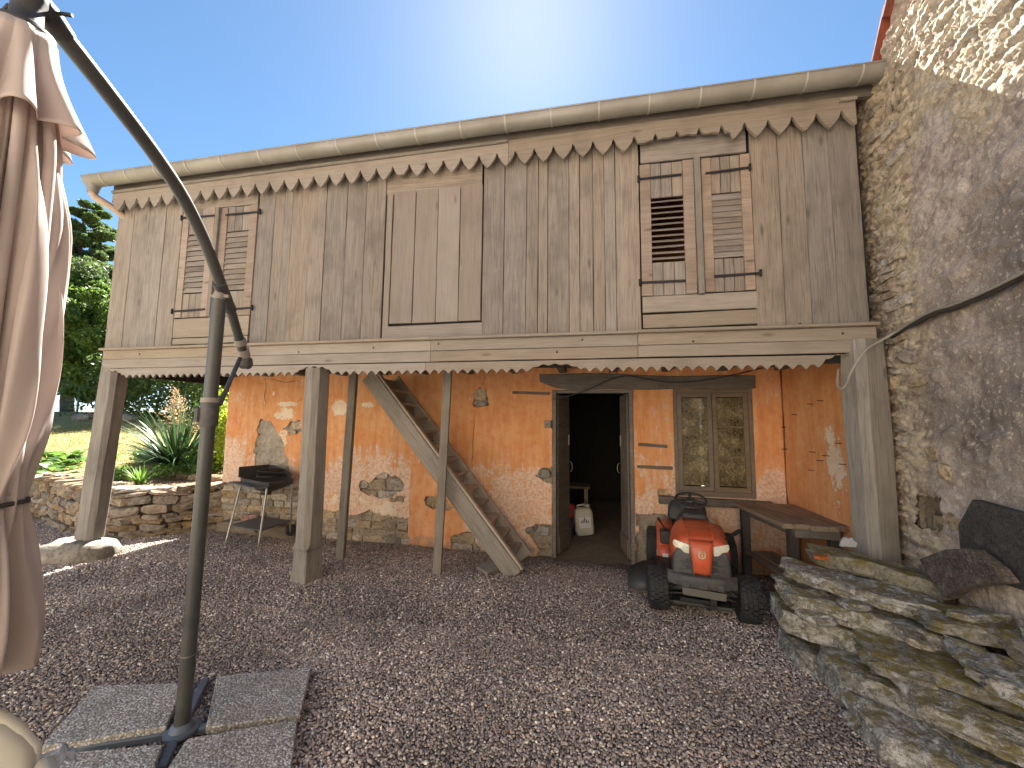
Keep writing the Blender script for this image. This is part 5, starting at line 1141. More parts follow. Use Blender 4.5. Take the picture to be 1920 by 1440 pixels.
mb.prism([w1[0], w1[1], w1[1]+Vector((0, 0, .14)), w1[0]+Vector((0, 0, .14))], e1*.008); mb.prism([w1[1], w1[2], w1[2]+Vector((0, 0, .07)), w1[2]*.3+w1[1]*.7+Vector((0, 0, .14)), w1[1]+Vector((0, 0, .14))], e2*-.008)
mb.obj('wind_shield', MAT['blackplastic'], bbq, bevel=.002)
for zg in (.835, .90):
    mb = MB(); rr_ = min(l1, l2)*.78; cc = ctr+e2*.03+e1*.03+Vector((0, 0, zg)); mb.tube([cc+(e1*math.cos(t)+e2*math.sin(t))*rr_ for t in np.linspace(0, 2*math.pi, 24, endpoint=False)], .011 if zg > .85 else .016, 8, closed=True)
    for k in range(-5, 6):
        h_ = math.sqrt(max(0, rr_**2-(k/5.5*rr_)**2)); mb.tube([cc+e1*(k/5.5*rr_)-e2*h_, cc+e1*(k/5.5*rr_)+e2*h_], .0035, 5)
    mb.obj('grill_grate', MAT['iron'], bbq, 'auto')
    for s in (-1, 1): MB().tube([cc+e1*(s*.05)-e2*(rr_), cc+e1*(s*.05)-e2*(rr_+.05)], .006, 6).obj('grate_handle', MAT['iron'], bbq, True)
sh = [P4(180, 445, 4.42), P4(660, 505, 4.30)]; A_ = Vector((sh[0].x, 4.62, .735)); B_ = Vector((sh[1].x+.02, 4.30, .735))
MB().prism([A_, B_, B_+Vector((-.1, -.1, 0)), A_+Vector((-.1, -.1, 0))], (0, 0, .018)).obj('side_shelf', MAT['greyplastic'], bbq, bevel=.004)
def lerp(a, b, t): return a*(1-t)+b*t
LL = [lerp(Vector((a.x, a.y, .74)), b, .70) for a, b in legs+[lb4]]
zsh = .21
LL = [Vector((v.x, v.y, zsh)) for v in LL]; MB().prism([LL[0], LL[1], LL[2], LL[3]], (0, 0, .018)).obj('lower_shelf', MAT['greyplastic'], bbq, bevel=.004)
for c in (LL[3]+Vector((-.02, .0, -.11)), legs[2][1]+Vector((.0, .02, .08)) ):
    c = Vector((c.x, c.y, .075)); Mx = Matrix.Translation(c) @ e1.to_track_quat('Z', 'Y').to_matrix().to_4x4()
    MB().lathe([(.03, -.022), (.07, -.024), (.078, -.012), (.078, .012), (.07, .024), (.03, .022)], 20, Mx).obj('wheel', MAT['blackplastic'], bbq, 'auto')
# dark brick on the ledge of the wall behind
p = at(470, 978, 1, 4.93); tag(rock('fallen_brick', (p.x, 4.93, .19), (.22, .12, .10), MAT['brick'], None, (3, 3, 2), .06, 8, Matrix.Rotation(.4, 3, 'Z')), 'dark red brick on the stone ledge behind the barbecue', 'brick')
lx0, lx1 = at(416, 960, 1, 4.98).x, at(560, 960, 1, 4.98).x
led = MB().strip([(x, 4.88, -.1) for x in np.linspace(lx0, lx1, 8)], [(x, 4.90+.02*math.sin(x*9), .13+.03*math.sin(x*5)) for x in np.linspace(lx0, lx1, 8)], (0, .2, 0)).obj('wall_footing', MAT['earth'], barn, bevel=.02)

# ------------------------------------------------------------------ workbench
bench = thing('workbench', 'rough timber workbench with a thick plank top beside the porch post', 'workbench', (1.85, 4.35, 0))
bz = .735
for k, (a, b) in enumerate((((1.645, 4.86), (1.735, 3.93)), ((1.86, 4.90), (1.945, 3.90)), ((2.07, 4.90), (2.09, 3.97)))):
    beam('top_plank', (*a, bz-.02-.003*k), (*b, bz-.02-.003*k), .212, .042, (0, 0, 1), MAT['benchwood'], bench, .007, 6, .004)
for (x, y) in ((1.64, 4.82), (1.78, 4.10), (2.08, 4.05), (2.10, 4.80)):
    beam('leg', (x, y, float(yard_z(x, y))-.02), (x, y, bz-.045), .075, .075, (0, -1, 0), MAT['tar'], bench, .004, 3)
beam('apron', (1.68, 4.80, bz-.09), (1.78, 4.06, bz-.09), .085, .035, (-1, 0, 0), MAT['darkwood'], bench); beam('apron', (1.76, 4.02, bz-.09), (2.1, 4.0, bz-.09), .085, .035, (0, -1, 0), MAT['darkwood'], bench)
beam('stretcher', (1.66, 4.80, .22), (1.80, 4.10, .20), .10, .03, (0, 0, 1), MAT['benchwood'], bench); beam('lower_board', (1.80, 4.80, .235), (1.92, 4.10, .225), .20, .025, (0, 0, 1), MAT['benchwood'], bench)

# ------------------------------------------------------------------ ride-on mower
mow = thing('ride_on_mower', 'orange-red ride-on lawn mower parked nose out under the porch', 'lawn mower', (.905, 3.74, -.005), rad(-8))
MM = wm(mow)
def mo(mb, name, mat, smooth='auto', bevel=0, parent=None): return mb.obj(name, MAT[mat], parent or mow, smooth, MM, bevel)
def tyre(c, r, wd, steer=0, parent=mow, hub='greysteel'):
    Mx = MM @ Matrix.Translation(c) @ Matrix.Rotation(steer, 4, 'Z') @ Matrix.Rotation(math.pi/2, 4, 'Y')
    h = wd/2; prof = [(r*.52, -h*.72), (r*.62, -h*.92), (r*.8, -h), (r*.93, -h*.9), (r*.975, -h*.68), (r*.985, 0), (r*.975, h*.68), (r*.93, h*.9), (r*.8, h), (r*.62, h*.92), (r*.52, h*.72)]
    wh = MB().lathe(prof, 32, None).obj('wheel', MAT['rubber'], parent, True, Mx)
    tr = MB(); nT = 26
    for row, (z0, z1) in enumerate(((-.86, -.52), (-.48, -.08), (-.04, .36), (.40, .86))):
        for k in range(nT):
            a0 = 2*math.pi*(k+.5*(row % 2))/nT; a1 = a0+2*math.pi/nT*.74; rr = [r*(.985 if abs(z) < .6 else .955) for z in (z0, z1)]
            V = []
            for rad_ in (0, .016):
                for z, r0 in ((z0, rr[0]), (z1, rr[1])):
                    for a in (a0, a1): V.append(((r0+rad_-.004)*math.cos(a), (r0+rad_-.004)*math.sin(a), z*h))
            tr.add(V, [(4, 5, 7, 6), (0, 1, 5, 4), (2, 6, 7, 3), (0, 4, 6, 2), (1, 3, 7, 5)])
    tr.obj('tread', MAT['rubber'], wh, False, Mx)
    MB().lathe([(.02, -h*.3), (r*.45, -h*.35), (r*.53, -h*.72), (r*.53, h*.72), (r*.45, h*.35), (.02, h*.3)], 24).obj('rim', MAT[hub], wh, 'auto', Mx)
    return wh
tyre((-.343, 0, .175), .17, .158, rad(5)); tyre((.343, 0, .175), .17, .158, rad(5)); tyre((-.345, 1.02, .215), .215, .19); tyre((.345, 1.02, .215), .215, .19)
# bonnet: lofted shell
def bsec(y, hw, zb, zt, n=17, k=3.2):
    out = []
    for t in np.linspace(math.pi, 0, n):
        c, s = math.cos(t), math.sin(t); out.append(Vector((hw*math.copysign(abs(c)**(2/k), c), y, zb+(zt-zb)*abs(s)**(2/k))))
    return out
mb = MB(); mb.loft([bsec(-.118, .185, .50, .60, k=3.4), bsec(-.11, .200, .47, .635, k=3.4), bsec(-.07, .222, .46, .660, k=3.3), bsec(.06, .236, .45, .682), bsec(.22, .232, .45, .696), bsec(.38, .205, .45, .700), bsec(.47, .175, .45, .697)]); mo(mb, 'bonnet', 'redpaint', True)
for s in (-1, 1):
    mo(MB().tube([(s*.095, -.112, .647), (s*.108, .06, .6925), (s*.112, .22, .7035), (s*.108, .36, .7065)], .004, 6), 'bonnet_crease', 'redpaint', True)
    mo(MB().tube([(s*.222, -.06, .50), (s*.237, .06, .49), (s*.234, .22, .488), (s*.207, .38, .488), (s*.178, .465, .488)], .0035, 6), 'bonnet_seam', 'blackplastic', True)
mo(MB().box((0, .16, .10), (.46, .5, .03)).box((0, .30, .30), (.36, .5, .16)), 'under_tray', 'blackplastic', False, .01)
# nose mask, grille with louvres, red centre panel, crest, headlights
mb = MB(); mb.loft([bsec(-.135, .20, .30, .585, k=4.5), bsec(-.125, .215, .29, .60, k=4.5), bsec(-.05, .232, .28, .62, k=4)]); nose = mo(mb, 'grille', 'greyplastic', True)
for s in (-1, 1):
    for k in range(2):
        z = .468-.055*k; mo(MB().prism([(s*.080, -.143, z+.014), (s*.205, -.118, z+.020), (s*.205, -.118, z-.014), (s*.080, -.143, z-.016)], (0, .01, 0)), 'air_slot', 'blackplastic', False, 0, nose)
        mo(MB().prism([(s*.078, -.158, z-.012), (s*.210, -.128, z-.010), (s*.210, -.128, z-.026), (s*.078, -.158, z-.030)], (0, .02, 0)), 'louvre', 'greyplastic', False, .003, nose)
    mo(MB().prism([(s*.088, -.150, .598), (s*.15, -.140, .612), (s*.208, -.118, .622), (s*.216, -.112, .585), (s*.198, -.126, .562), (s*.16, -.138, .556), (s*.13, -.146, .530), (s*.092, -.152, .524)], (0, .02, 0)), 'headlight', 'lens', False, .006)
    mo(MB().prism([(s*.112, -.1545, .585), (s*.135, -.152, .588), (s*.14, -.151, .560), (s*.115, -.154, .556)], (0, .004, 0)), 'bulb_reflector', 'white', False, .002)
mb = MB(); cp = []
for z, hw, y in ((.632, .092, -.125), (.60, .086, -.158), (.54, .078, -.17), (.47, .070, -.175), (.40, .062, -.172), (.375, .058, -.160)): cp.append([Vector((x*hw, y+.012*x*x, z)) for x in np.linspace(-1, 1, 7)])
mb.loft(cp, caps=False); o = mo(mb, 'centre_panel', 'redpaint', True); q_ = o.modifiers.new('s', 'SOLIDIFY'); q_.thickness = .02; q_.offset = 0
# crest: ring with cross bars and three points
em = MB(); ec = Vector((0, -.187, .535)); em.tube([ec+Vector((.020*math.cos(t), 0, .020*math.sin(t))) for t in np.linspace(0, 2*math.pi, 16, endpoint=False)], .0035, 6, closed=True); em.lathe([(.0, 0), (.008, 0), (.008, .004), (0, .004)], 10, Matrix.Translation(ec) @ Matrix.Rotation(math.pi/2, 4, 'X'), False)
for dx in (-.018, 0, .018): em.box(ec+Vector((dx, 0, .030-abs(dx)*.2)), (.008, .004, .012))
em.prism([ec+Vector((-.03, 0, .02)), ec+Vector((-.026, 0, -.022)), ec+Vector((0, 0, -.032)), ec+Vector((.026, 0, -.022)), ec+Vector((.03, 0, .02)), ec+Vector((.024, 0, .02)), ec+Vector((.020, 0, -.018)), ec+Vector((0, 0, -.026)), ec+Vector((-.020, 0, -.018)), ec+Vector((-.024, 0, .02))], (0, .003, 0)); mo(em, 'crest', 'emblem', False)
# bumper
bs = []
for t in np.linspace(-1, 1, 17):
    x = .262*t; y = -.19+.075*abs(t)**2.6; bs.append([Vector((x, y+dy, z)) for dy, z in ((.03, .26), (-.006, .275), (-.012, .31), (-.006, .355), (.02, .368), (.06, .36))])
mb = MB(); mb.loft(bs, closed=True); bump = mo(mb, 'bumper', 'greyplastic', 'auto')
for x in (-.125, -.0, .125): mo(MB().box((x, -.203+.03*abs(x), .298), (.055, .008, .046)), 'bumper_pad', 'greyplastic', False, .003, bump)
# chassis, axle, plate, belts
mo(MB().box((0, .45, .27), (.34, 1.1, .10)).box((0, .02, .20), (.60, .06, .06)).box((-.17, .1, .24), (.05, .25, .12)).box((.17, .1, .24), (.05, .25, .12)), 'chassis', 'blackplastic', False, .006)
mo(MB().prism([(-.155, -.165, .258), (.175, -.165, .248), (.17, -.15, .185), (-.15, -.15, .195)], (0, .008, 0)), 'front_plate', 'greysteel', False, .003)
mo(MB().box((-.05, -.10, .145), (.24, .04, .03)).box((.08, -.12, .155), (.05, .05, .07)).lathe([(.0, 0), (.016, .0), (.016, .02), (0, .024)], 12, Matrix.Translation((.03, -.15, .13)) @ Matrix.Rotation(math.pi/2, 4, 'X'), False), 'tow_bracket', 'iron', False, .003)
for s in (-1, 1): mo(MB().tube([(s*.20, -.02, .23), (s*.26, -.05, .20), (s*.30, .0, .18)], .016, 8).tube([(s*.10, -.09, .19), (s*.25, -.08, .17)], .009, 8), 'steering_link', 'iron')
mb = MB(); mb.loft([[Vector((.30*math.cos(t)*(1.25 if math.cos(t) < 0 else 1), .58+.30*math.sin(t), z)) for t in np.linspace(0, 2*math.pi, 28, endpoint=False)] for z in (.055, .19)]+[[Vector((.24*math.cos(t), .58+.24*math.sin(t), .215)) for t in np.linspace(0, 2*math.pi, 28, endpoint=False)]], closed=True); mo(mb, 'cutting_deck', 'blackplastic')
ch_ = [[Vector((x, y, z)) for x, y, z in sec] for sec in (((-.30, .22, .08), (-.30, .22, .175), (-.30, .42, .215), (-.30, .66, .20), (-.30, .68, .08)), ((-.48, .18, .06), (-.48, .18, .15), (-.47, .40, .19), (-.48, .66, .17), (-.48, .68, .07)), ((-.60, .20, .05), (-.61, .21, .10), (-.61, .38, .13), (-.61, .58, .12), (-.60, .6, .05)))]
mb = MB(); mb.loft(ch_, closed=False); mo(mb, 'discharge_chute', 'blackplastic', True)
# vents behind the bonnet, dash, column, wheel
mo(MB().prism([(-.105, .33, .708), (.105, .33, .708), (.115, .46, .712), (-.115, .46, .712)], (0, 0, .012)), 'vent_panel', 'blackplastic', False, .003)
for k in range(5): mo(MB().box((0, .345+.024*k, .726), (.19-.0*k, .010, .010)), 'vent_slat', 'greyplastic', False, .002)
mb = MB(); mb.loft([bsec(.46, .172, .42, .715), bsec(.52, .170, .42, .745), bsec(.60, .15, .40, .745), bsec(.66, .12, .35, .70)]); mo(mb, 'dashboard', 'blackplastic', True)
wc = Vector((.0, .69, .815)); Rw = Matrix.Rotation(rad(20), 3, 'X')
mo(MB().tube([(0, .58, .70), wc+Vector((0, -.005, -.01))], .026, 10), 'steering_column', 'blackplastic')
sw = MB(); sw.tube([wc+Rw @ Vector((.145*math.cos(t), .145*math.sin(t), 0)) for t in np.linspace(0, 2*math.pi, 28, endpoint=False)], .0125, 10, closed=True)
for t in (rad(90), rad(205), rad(335)): sw.tube([wc, wc+Rw @ Vector((.15*math.cos(t), .15*math.sin(t), 0))], .013, 8)
sw.lathe([(.045, -.012), (.05, 0), (.04, .014)], 16, Matrix.Translation(wc) @ Rw.to_4x4()); mo(sw, 'steering_wheel', 'blackplastic')
# seat
def seatsec(z, hw, y0, y1): return [Vector((hw*math.copysign(abs(math.cos(t))**.6, math.cos(t)), (y0+y1)/2+(y1-y0)/2*math.copysign(abs(math.sin(t))**.6, math.sin(t)), z)) for t in np.linspace(0, 2*math.pi, 24, endpoint=False)]
mb = MB(); mb.loft([seatsec(.42, .18, .86, 1.2), seatsec(.45, .195, .85, 1.22), seatsec(.49, .19, .86, 1.22)], closed=True); mo(mb, 'seat', 'blackplastic', True)
mb = MB(); mb.loft([seatsec(.48, .19, 1.12, 1.24), seatsec(.54, .205, 1.13, 1.25), seatsec(.63, .20, 1.16, 1.27), seatsec(.70, .17, 1.19, 1.28), seatsec(.725, .11, 1.21, 1.28)], closed=True); mo(mb, 'backrest', 'blackplastic', True)
# fenders and footrests
for s in (-1, 1):
    prof = [(.62, .17), (.64, .30), (.70, .40), (.80, .465), (1.0, .485), (1.2, .46), (1.28, .38)]
    mb = MB(); mb.loft([[Vector((s*(.33-.01*(x == 0)), y, z)) for y, z in prof], [Vector((s*.315, y, z+.02)) for y, z in prof], [Vector((s*.17, y, z+.03)) for y, z in prof]] , caps=False)
    mb.prism([(s*.33, .60, .17), (s*.33, .66, .36), (s*.33, .80, .455), (s*.33, .9, .3), (s*.33, .8, .17)], (-s*.012, 0, 0)); mb.box((s*.25, .63, .26), (.16, .02, .18))
    o = mo(mb, 'fender', 'redpaint', True); q_ = o.modifiers.new('s', 'SOLIDIFY'); q_.thickness = .008
    mo(MB().box((s*.25, .45, .235), (.17, .40, .02)), 'footrest', 'blackplastic', False, .004)
mo(MB().prism([(-.335, .65, .285), (-.335, .71, .285), (-.335, .71, .245), (-.335, .65, .245)], (-.003, 0, 0)).box((-.255, .616, .255), (.055, .004, .045)), 'sticker', 'white', False)
mo(MB().box((-.25, .70, .43), (.10, .16, .13)), 'shift_console', 'blackplastic', False, .02)
mo(MB().tube([(-.25, .66, .46), (-.265, .62, .54), (-.30, .58, .60)], .008, 8).tube([(-.30, .58, .60), (-.318, .56, .635)], .014, 8), 'gear_lever', 'blackplastic')
mo(MB().tube([(.23, .55, .43), (.30, .50, .52), (.345, .47, .565)], .008, 8).tube([(.34, .475, .56), (.39, .44, .61)], .018, 8), 'deck_lever', 'blackplastic')

# ------------------------------------------------------------------ things inside the doorway
jc = thing('jerrycan', 'off-white plastic jerrycan with a black and white label inside the doorway', 'jerrycan', (-.10, 6.15, -.06), rad(12))
JM = wm(jc); JM = JM @ Matrix.Rotation(rad(-5), 4, 'Y')
s_ = lambda z, a, b: [Vector((a*math.copysign(abs(math.cos(t))**.45, math.cos(t)), b*math.copysign(abs(math.sin(t))**.45, math.sin(t)), z)) for t in np.linspace(0, 2*math.pi, 24, endpoint=False)]
mb = MB(); mb.loft([s_(.0, .12, .10), s_(.015, .135, .115), s_(.10, .14, .12), s_(.30, .14, .12), s_(.36, .125, .105), s_(.385, .08, .07), s_(.39, .03, .03)], closed=True).obj('body', MAT['canplastic'], jc, True, JM)
MB().tube([(-.07, 0, .37), (-.07, 0, .42), (.03, 0, .425), (.06, 0, .38)], .014, 8).obj('grip', MAT['canplastic'], jc, True, JM)
MB().lathe([(.028, .375), (.03, .41), (.026, .42)], 14, Matrix.Translation((.085, 0, 0))).obj('cap', MAT['canplastic'], jc, True, JM)
lab = MB().box((.0, -.1215, .19), (.17, .003, .15)).obj('label', MAT['white'], jc, False, JM)
lb_ = MB(); 
for k in range(5): lb_.box((-.05+.025*k, -.1236, .20+.012*(2-abs(k-2))), (.014, .001, .03+.022*(2-abs(k-2))))
lb_.obj('label_print', MAT['blackprint'], lab, False, JM)
tb = thing('indoor_trestle', 'small pale wooden table standing in the dark behind the door leaf', 'table', (-.45, 6.9, -.07))
beam('table_top', (-.85, 6.9, .52), (-.02, 6.9, .52), .4, .035, (0, 0, 1), MAT['benchwood'], tb)
for x, y in ((-.8, 6.75), (-.08, 6.75), (-.8, 7.05), (-.08, 7.05)): beam('leg', (x, y, -.07), (x, y, .50), .06, .06, (0, -1, 0), MAT['benchwood'], tb)
sk_ = MB(); sk_.loft([[Vector((-.40+a*1.1*math.cos(t), 6.2+.13*a*8*math.sin(t)*.12/.12*.16, z)) for t in np.linspace(0, 2*math.pi, 20, endpoint=False)] for z, a in ((-.06, .10), (.05, .16), (.22, .165), (.32, .14), (.36, .11))], closed=True)
tag(sk_.obj('red_sack', MAT['redplastic'], None, True), 'crumpled red sack beside the jerrycan inside the doorway', 'sack')
tag(MB().box((-.36, 5.98, .06), (.2, .14, .24)).obj('storage_box', MAT['navy'], None, bevel=.01), 'dark blue box in front of the red sack inside the doorway', 'box')

# ------------------------------------------------------------------ vegetation
rg = np.random.default_rng(12)
def leaves(name, C, size, mat, parent, dirs=None, asp=.5, droop=.3, fold=True, seed=0):
    """one leaf = two triangles folded along the midrib; C centres (n,3), dirs growth directions"""
    n = len(C); C = np.asarray(C)
    d = rg.normal(0, 1, (n, 3)) if dirs is None else np.asarray(dirs)+rg.normal(0, .25, (n, 3)); d[:, 2] -= droop; d /= np.linalg.norm(d, axis=1)[:, None]+1e-9
    s = np.cross(d, rg.normal(0, 1, (n, 3))); s /= np.linalg.norm(s, axis=1)[:, None]+1e-9; nn = np.cross(s, d)
    L = (size*rg.uniform(.6, 1.35, n))[:, None]
    a = C-d*L*.5; b = C+d*L*.5; m1 = C+s*L*asp*.5+nn*L*.08-d*L*.05; m2 = C-s*L*asp*.5+nn*L*.08-d*L*.05
    V = np.stack([a, m1, b, m2], 1).reshape(-1, 3); k = np.arange(n)*4
    F = np.stack([np.stack([k, k+1, k+2], -1), np.stack([k, k+2, k+3], -1)], 1).reshape(-1, 3)
    return npmesh(name, V, F, MAT[mat], parent, False)
def clumps(centers, radii, per):
    out = []
    for c, r in zip(centers, radii):
        v = rg.normal(0, 1, (per, 3)); v /= np.linalg.norm(v, axis=1)[:, None]; v *= (rg.uniform(0, 1, per)**.45)[:, None]; out.append(np.asarray(c)+v*np.asarray(r))
    return np.concatenate(out)
def tree(name, x, y, h, r, label, mat, crown_lo, nb, per, size, pine=False, trunk_r=.16):
    z0 = float(garden_z(x, y))-.1; t = thing(name, label, 'tree', (x, y, z0)); tr = MB()
    P = [Vector((x+.15*math.sin(k*1.3+x), y+.15*math.cos(k*1.7), z0+h*k/6*.93)) for k in range(7)]; tr.tube(P, [trunk_r*(1-.13*k) for k in range(7)], 9)
    cs, rd = [], []
    for k in range(nb):
        f = (k+.5)/nb; a = k*2.399+x; zz = z0+h*(crown_lo+(1-crown_lo)*f); prof = (1-f)**.55 if pine else math.sin(math.pi*(.18+.8*f))**.7
        L = r*prof*(.55+.45*((k*7) % 5)/4)
        b = Vector((x, y, zz-L*.15)); e_ = Vector((x+L*math.cos(a), y+L*math.sin(a), zz+(L*.05 if pine else L*.35))); tr.tube([b, (b+e_)/2+Vector((0, 0, .05*L)), e_], [trunk_r*.35*(1-f*.6), trunk_r*.22, .015], 5)
        for u in ((.55, 1.) if L > .5 else (1.,)):
            cs.append(b.lerp(e_, u)); q = max(.28, L*.36); rd.append((q, q, q*(.62 if pine else .75)))
    tr.obj('trunk', MAT['bark'], t, True); leaves('crown', clumps(cs, rd, per), size, mat, t, asp=.42 if pine else .6, droop=.25); return t
tree('pine_tree', -27.0, 15.8, 11.6, 4.2, 'tall dark pine rising behind the garden fence', 'pine', .15, 60, 620, .22, True, .28)
tree('leafy_tree', -20.9, 13.4, 5.4, 2.3, 'bright green leafy tree in front of the tall pine', 'leaf', .10, 30, 480, .17, False, .14)
tree('leafy_tree', -24.6, 14.4, 6.6, 2.6, 'leafy tree between the tall pine and the closed parasol', 'leaf', .12, 30, 420, .18, False, .15)
tree('leafy_tree', -17.0, 15.5, 5.0, 2.4, 'darker leafy tree standing behind the clipped hedge', 'hedge', .10, 28, 420, .18, False, .14)
# hedge
hd = thing('hedge', 'dense dark green hedge behind the strappy plant', 'hedge', (-14.0, 12.0, 1.5))
xs = rg.uniform(-19.0, -7.0, 15000); zz = rg.uniform(0, 1, 15000)**.85*2.5; yy = 12.0+rg.normal(0, .42, 15000)*(1.05-.25*zz/2.5); C = np.stack([xs, yy, garden_z(xs, yy)+zz+.25*(fbm(xs*1.2, zz*1.2, 3, 3)-.5)], -1)
leaves('foliage', C, .15, 'hedge', hd, asp=.6)
mb = MB()
for x in np.arange(-18.5, -7, .8): mb = MB(); z0 = float(garden_z(x, 12.)); mb.tube([(x, 12, z0-.1), (x+.1, 12.05, z0+1.0), (x-.05, 12, z0+2.0)], [.05, .035, .012], 6).obj('stem', MAT['bark'], hd, True)
# wire fence
fn = thing('wire_fence', 'dark green welded wire fence at the edge of the dry lawn', 'fence', (-22, 12.4, 1.5))
fxs = np.arange(-27.2, -18.8, 2.1)
for x in fxs: z0 = float(garden_z(x, 12.6)); MB().box((x, 12.6, z0+.75), (.07, .05, 1.6)).obj('post', MAT['fencegreen'], fn, bevel=.004)
for a, b in zip(fxs[:-1], fxs[1:]):
    mb = MB(); z0 = float(garden_z((a+b)/2, 12.6))
    for k in range(9): mb.box(((a+b)/2, 12.6, z0+.1+k*.17), (b-a, .012, .012))
    for k in range(1, 20): mb.box((a+(b-a)*k/20, 12.605, z0+.78), (.009, .009, 1.42))
    mb.obj('mesh_panel', MAT['fencegreen'], fn)
for k, (px, py, sz) in enumerate(((158, 776, .6), (166, 781, .5), (236, 786, .5), (246, 790, .45), (228, 790, .4))):
    p = at(px, py, 1, 11.3); p.z = float(garden_z(p.x, 11.3)); tag(rock('lawn_rock', p+Vector((0, 0, .1)), (sz, sz*.7, sz*.5), MAT['boulder'], None, (4, 4, 3), .15, 4), 'grey rock at the far edge of the lawn by the hedge', 'rock', 'rocks at the far edge of the lawn')
# strap-leaved clump with plumes
def blades(name, base, n, L, w_, mat, parent, spread=1., up=.9, seg=5, droop=.5):
    V, F = [], []
    for k in range(n):
        a = rg.uniform(0, 2*np.pi); le = L*rg.uniform(.6, 1.15); tilt = spread*rg.uniform(.1, 1.)**.8
        d = np.array([math.cos(a)*math.sin(tilt), math.sin(a)*math.sin(tilt), math.cos(tilt)*up]); sd2 = np.array([-math.sin(a), math.cos(a), 0]); b0 = np.array(base)+np.array([math.cos(a), math.sin(a), 0])*rg.uniform(0, .12)*L
        st_ = len(V)
        for i in range(seg+1):
            u = i/seg; c = b0+d*le*u+np.array([math.cos(a), math.sin(a), -1.])*droop*le*u**2.6*tilt*.55; ww = w_*(1-u**2.2)*rg.uniform(.9, 1.1)+.002; V += [tuple(c-sd2*ww/2), tuple(c+sd2*ww/2)]
        F += [(st_+2*i, st_+2*i+1, st_+2*i+3, st_+2*i+2) for i in range(seg)]
    return npmesh(name, np.array(V), np.array(F), MAT[mat], parent, True)
def plume(base, h, name, parent, mat='plume'):
    C = []; mb = MB(); b = Vector(base); t = b+Vector((.06, 0, h)); mb.tube([b, (b+t)/2+Vector((.02, 0, 0)), t], [.008, .006, .003], 5).obj('stalk', MAT[mat], parent, True)
    for k in range(260):
        u = rg.uniform(.45, 1); c = b.lerp(t, u); r_ = .16*(1.05-u)+.02; C.append((c.x+rg.normal(0, r_), c.y+rg.normal(0, r_), c.z+rg.normal(0, .03)))
    leaves(name, np.array(C), .045, mat, parent, asp=.5)['kind'] = 'stuff'
p = at(335, 862, 2, .80); yx, yyy = p.x, p.y; gz0 = float(garden_z(yx, yyy))
yu = thing('strappy_plant', 'large clump of dark strap-shaped leaves with dry plumes in the bed', 'plant', (yx, yyy, gz0))
blades('leaf_clump', (yx, yyy, gz0), 330, 1.35, .05, 'strap', yu, 1.25)
def zpl(px, py): q = at(px, py, 1, yyy); return q
for px, py in ((322, 728), (330, 745), (392, 765), (372, 775)): q = zpl(px, py); plume((q.x+.05, yyy, gz0+.4), q.z-gz0-.4, 'plume', yu)
def bush(name, c, r, n, size, mat, label, cat='plant', asp=.6, group=None):
    t = thing(name, label, cat, tuple(c), 0, group); cs = [np.array(c)+np.array([rg.normal(0, .45)*r[0], rg.normal(0, .45)*r[1], r[2]*(.3+.6*rg.random())]) for _ in range(9)]
    leaves('foliage', clumps(cs, [(r[0]*.55, r[1]*.55, r[2]*.45)]*9, n//9), size, mat, t, asp=asp); mb = MB()
    for k in range(5): a = k*1.3; mb.tube([(c[0], c[1], c[2]-.05), (c[0]+r[0]*.4*math.cos(a), c[1]+r[1]*.4*math.sin(a), c[2]+r[2]*.75)], [.012, .004], 5)
    mb.obj('stems', MAT['bark'], t, True); return t
q = at(418, 868, 2, .75); bush('golden_shrub', (q.x+.05, q.y, float(garden_z(q.x, q.y))), (.42, .4, 1.25), 2600, .075, 'yellow', 'bright yellow-green shrub against the end of the orange wall', 'shrub')
q = at(352, 884, 2, .66); bush('low_plant', (q.x, q.y, float(garden_z(q.x, q.y))), (.45, .3, .26), 700, .07, 'broad', 'low green plant spilling over the rockery stones')
q = at(385, 880, 2, .66); bush('low_plant', (q.x, q.y, float(garden_z(q.x, q.y))), (.35, .3, .34), 700, .07, 'broad', 'low green plant at the foot of the yellow-green shrub')
q = at(292, 878, 2, .64); bush('low_plant', (q.x-.1, q.y+.1, float(garden_z(q.x, q.y))), (.28, .25, .2), 380, .06, 'broad', 'small green plant between the left post and the rockery')
for px_, py_, l_ in ((232, 893, 'low leafy plant right beside the left post'), (318, 872, 'low leafy plant under the front of the strappy plant'), (262, 870, 'pale green plant at the lawn edge behind the left post')):
    q = at(px_, py_, 2, .64); q.y = max(q.y, float(wall_front_y(q.x))+.25); bush('low_plant', (q.x, q.y, float(garden_z(q.x, q.y))), (.24, .2, .22), 320, .07, 'broad', l_)
q = at(282, 868, 2, .66); ts = thing('rusty_flower', 'small rust-brown dried flower spike in front of the strappy plant', 'plant', (q.x, q.y, float(garden_z(q.x, q.y)))); plume((q.x, q.y, float(garden_z(q.x, q.y))), .42, 'flower_head', ts)
q = at(246, 905, 2, .62); tg = thing('grass_tuft', 'tuft of pale green grass blades beside the left post', 'plant', (q.x, q.y+.1, .56)); blades('grass_blades', (q.x, q.y+.12, .56), 60, .42, .022, 'broad', tg, .8)
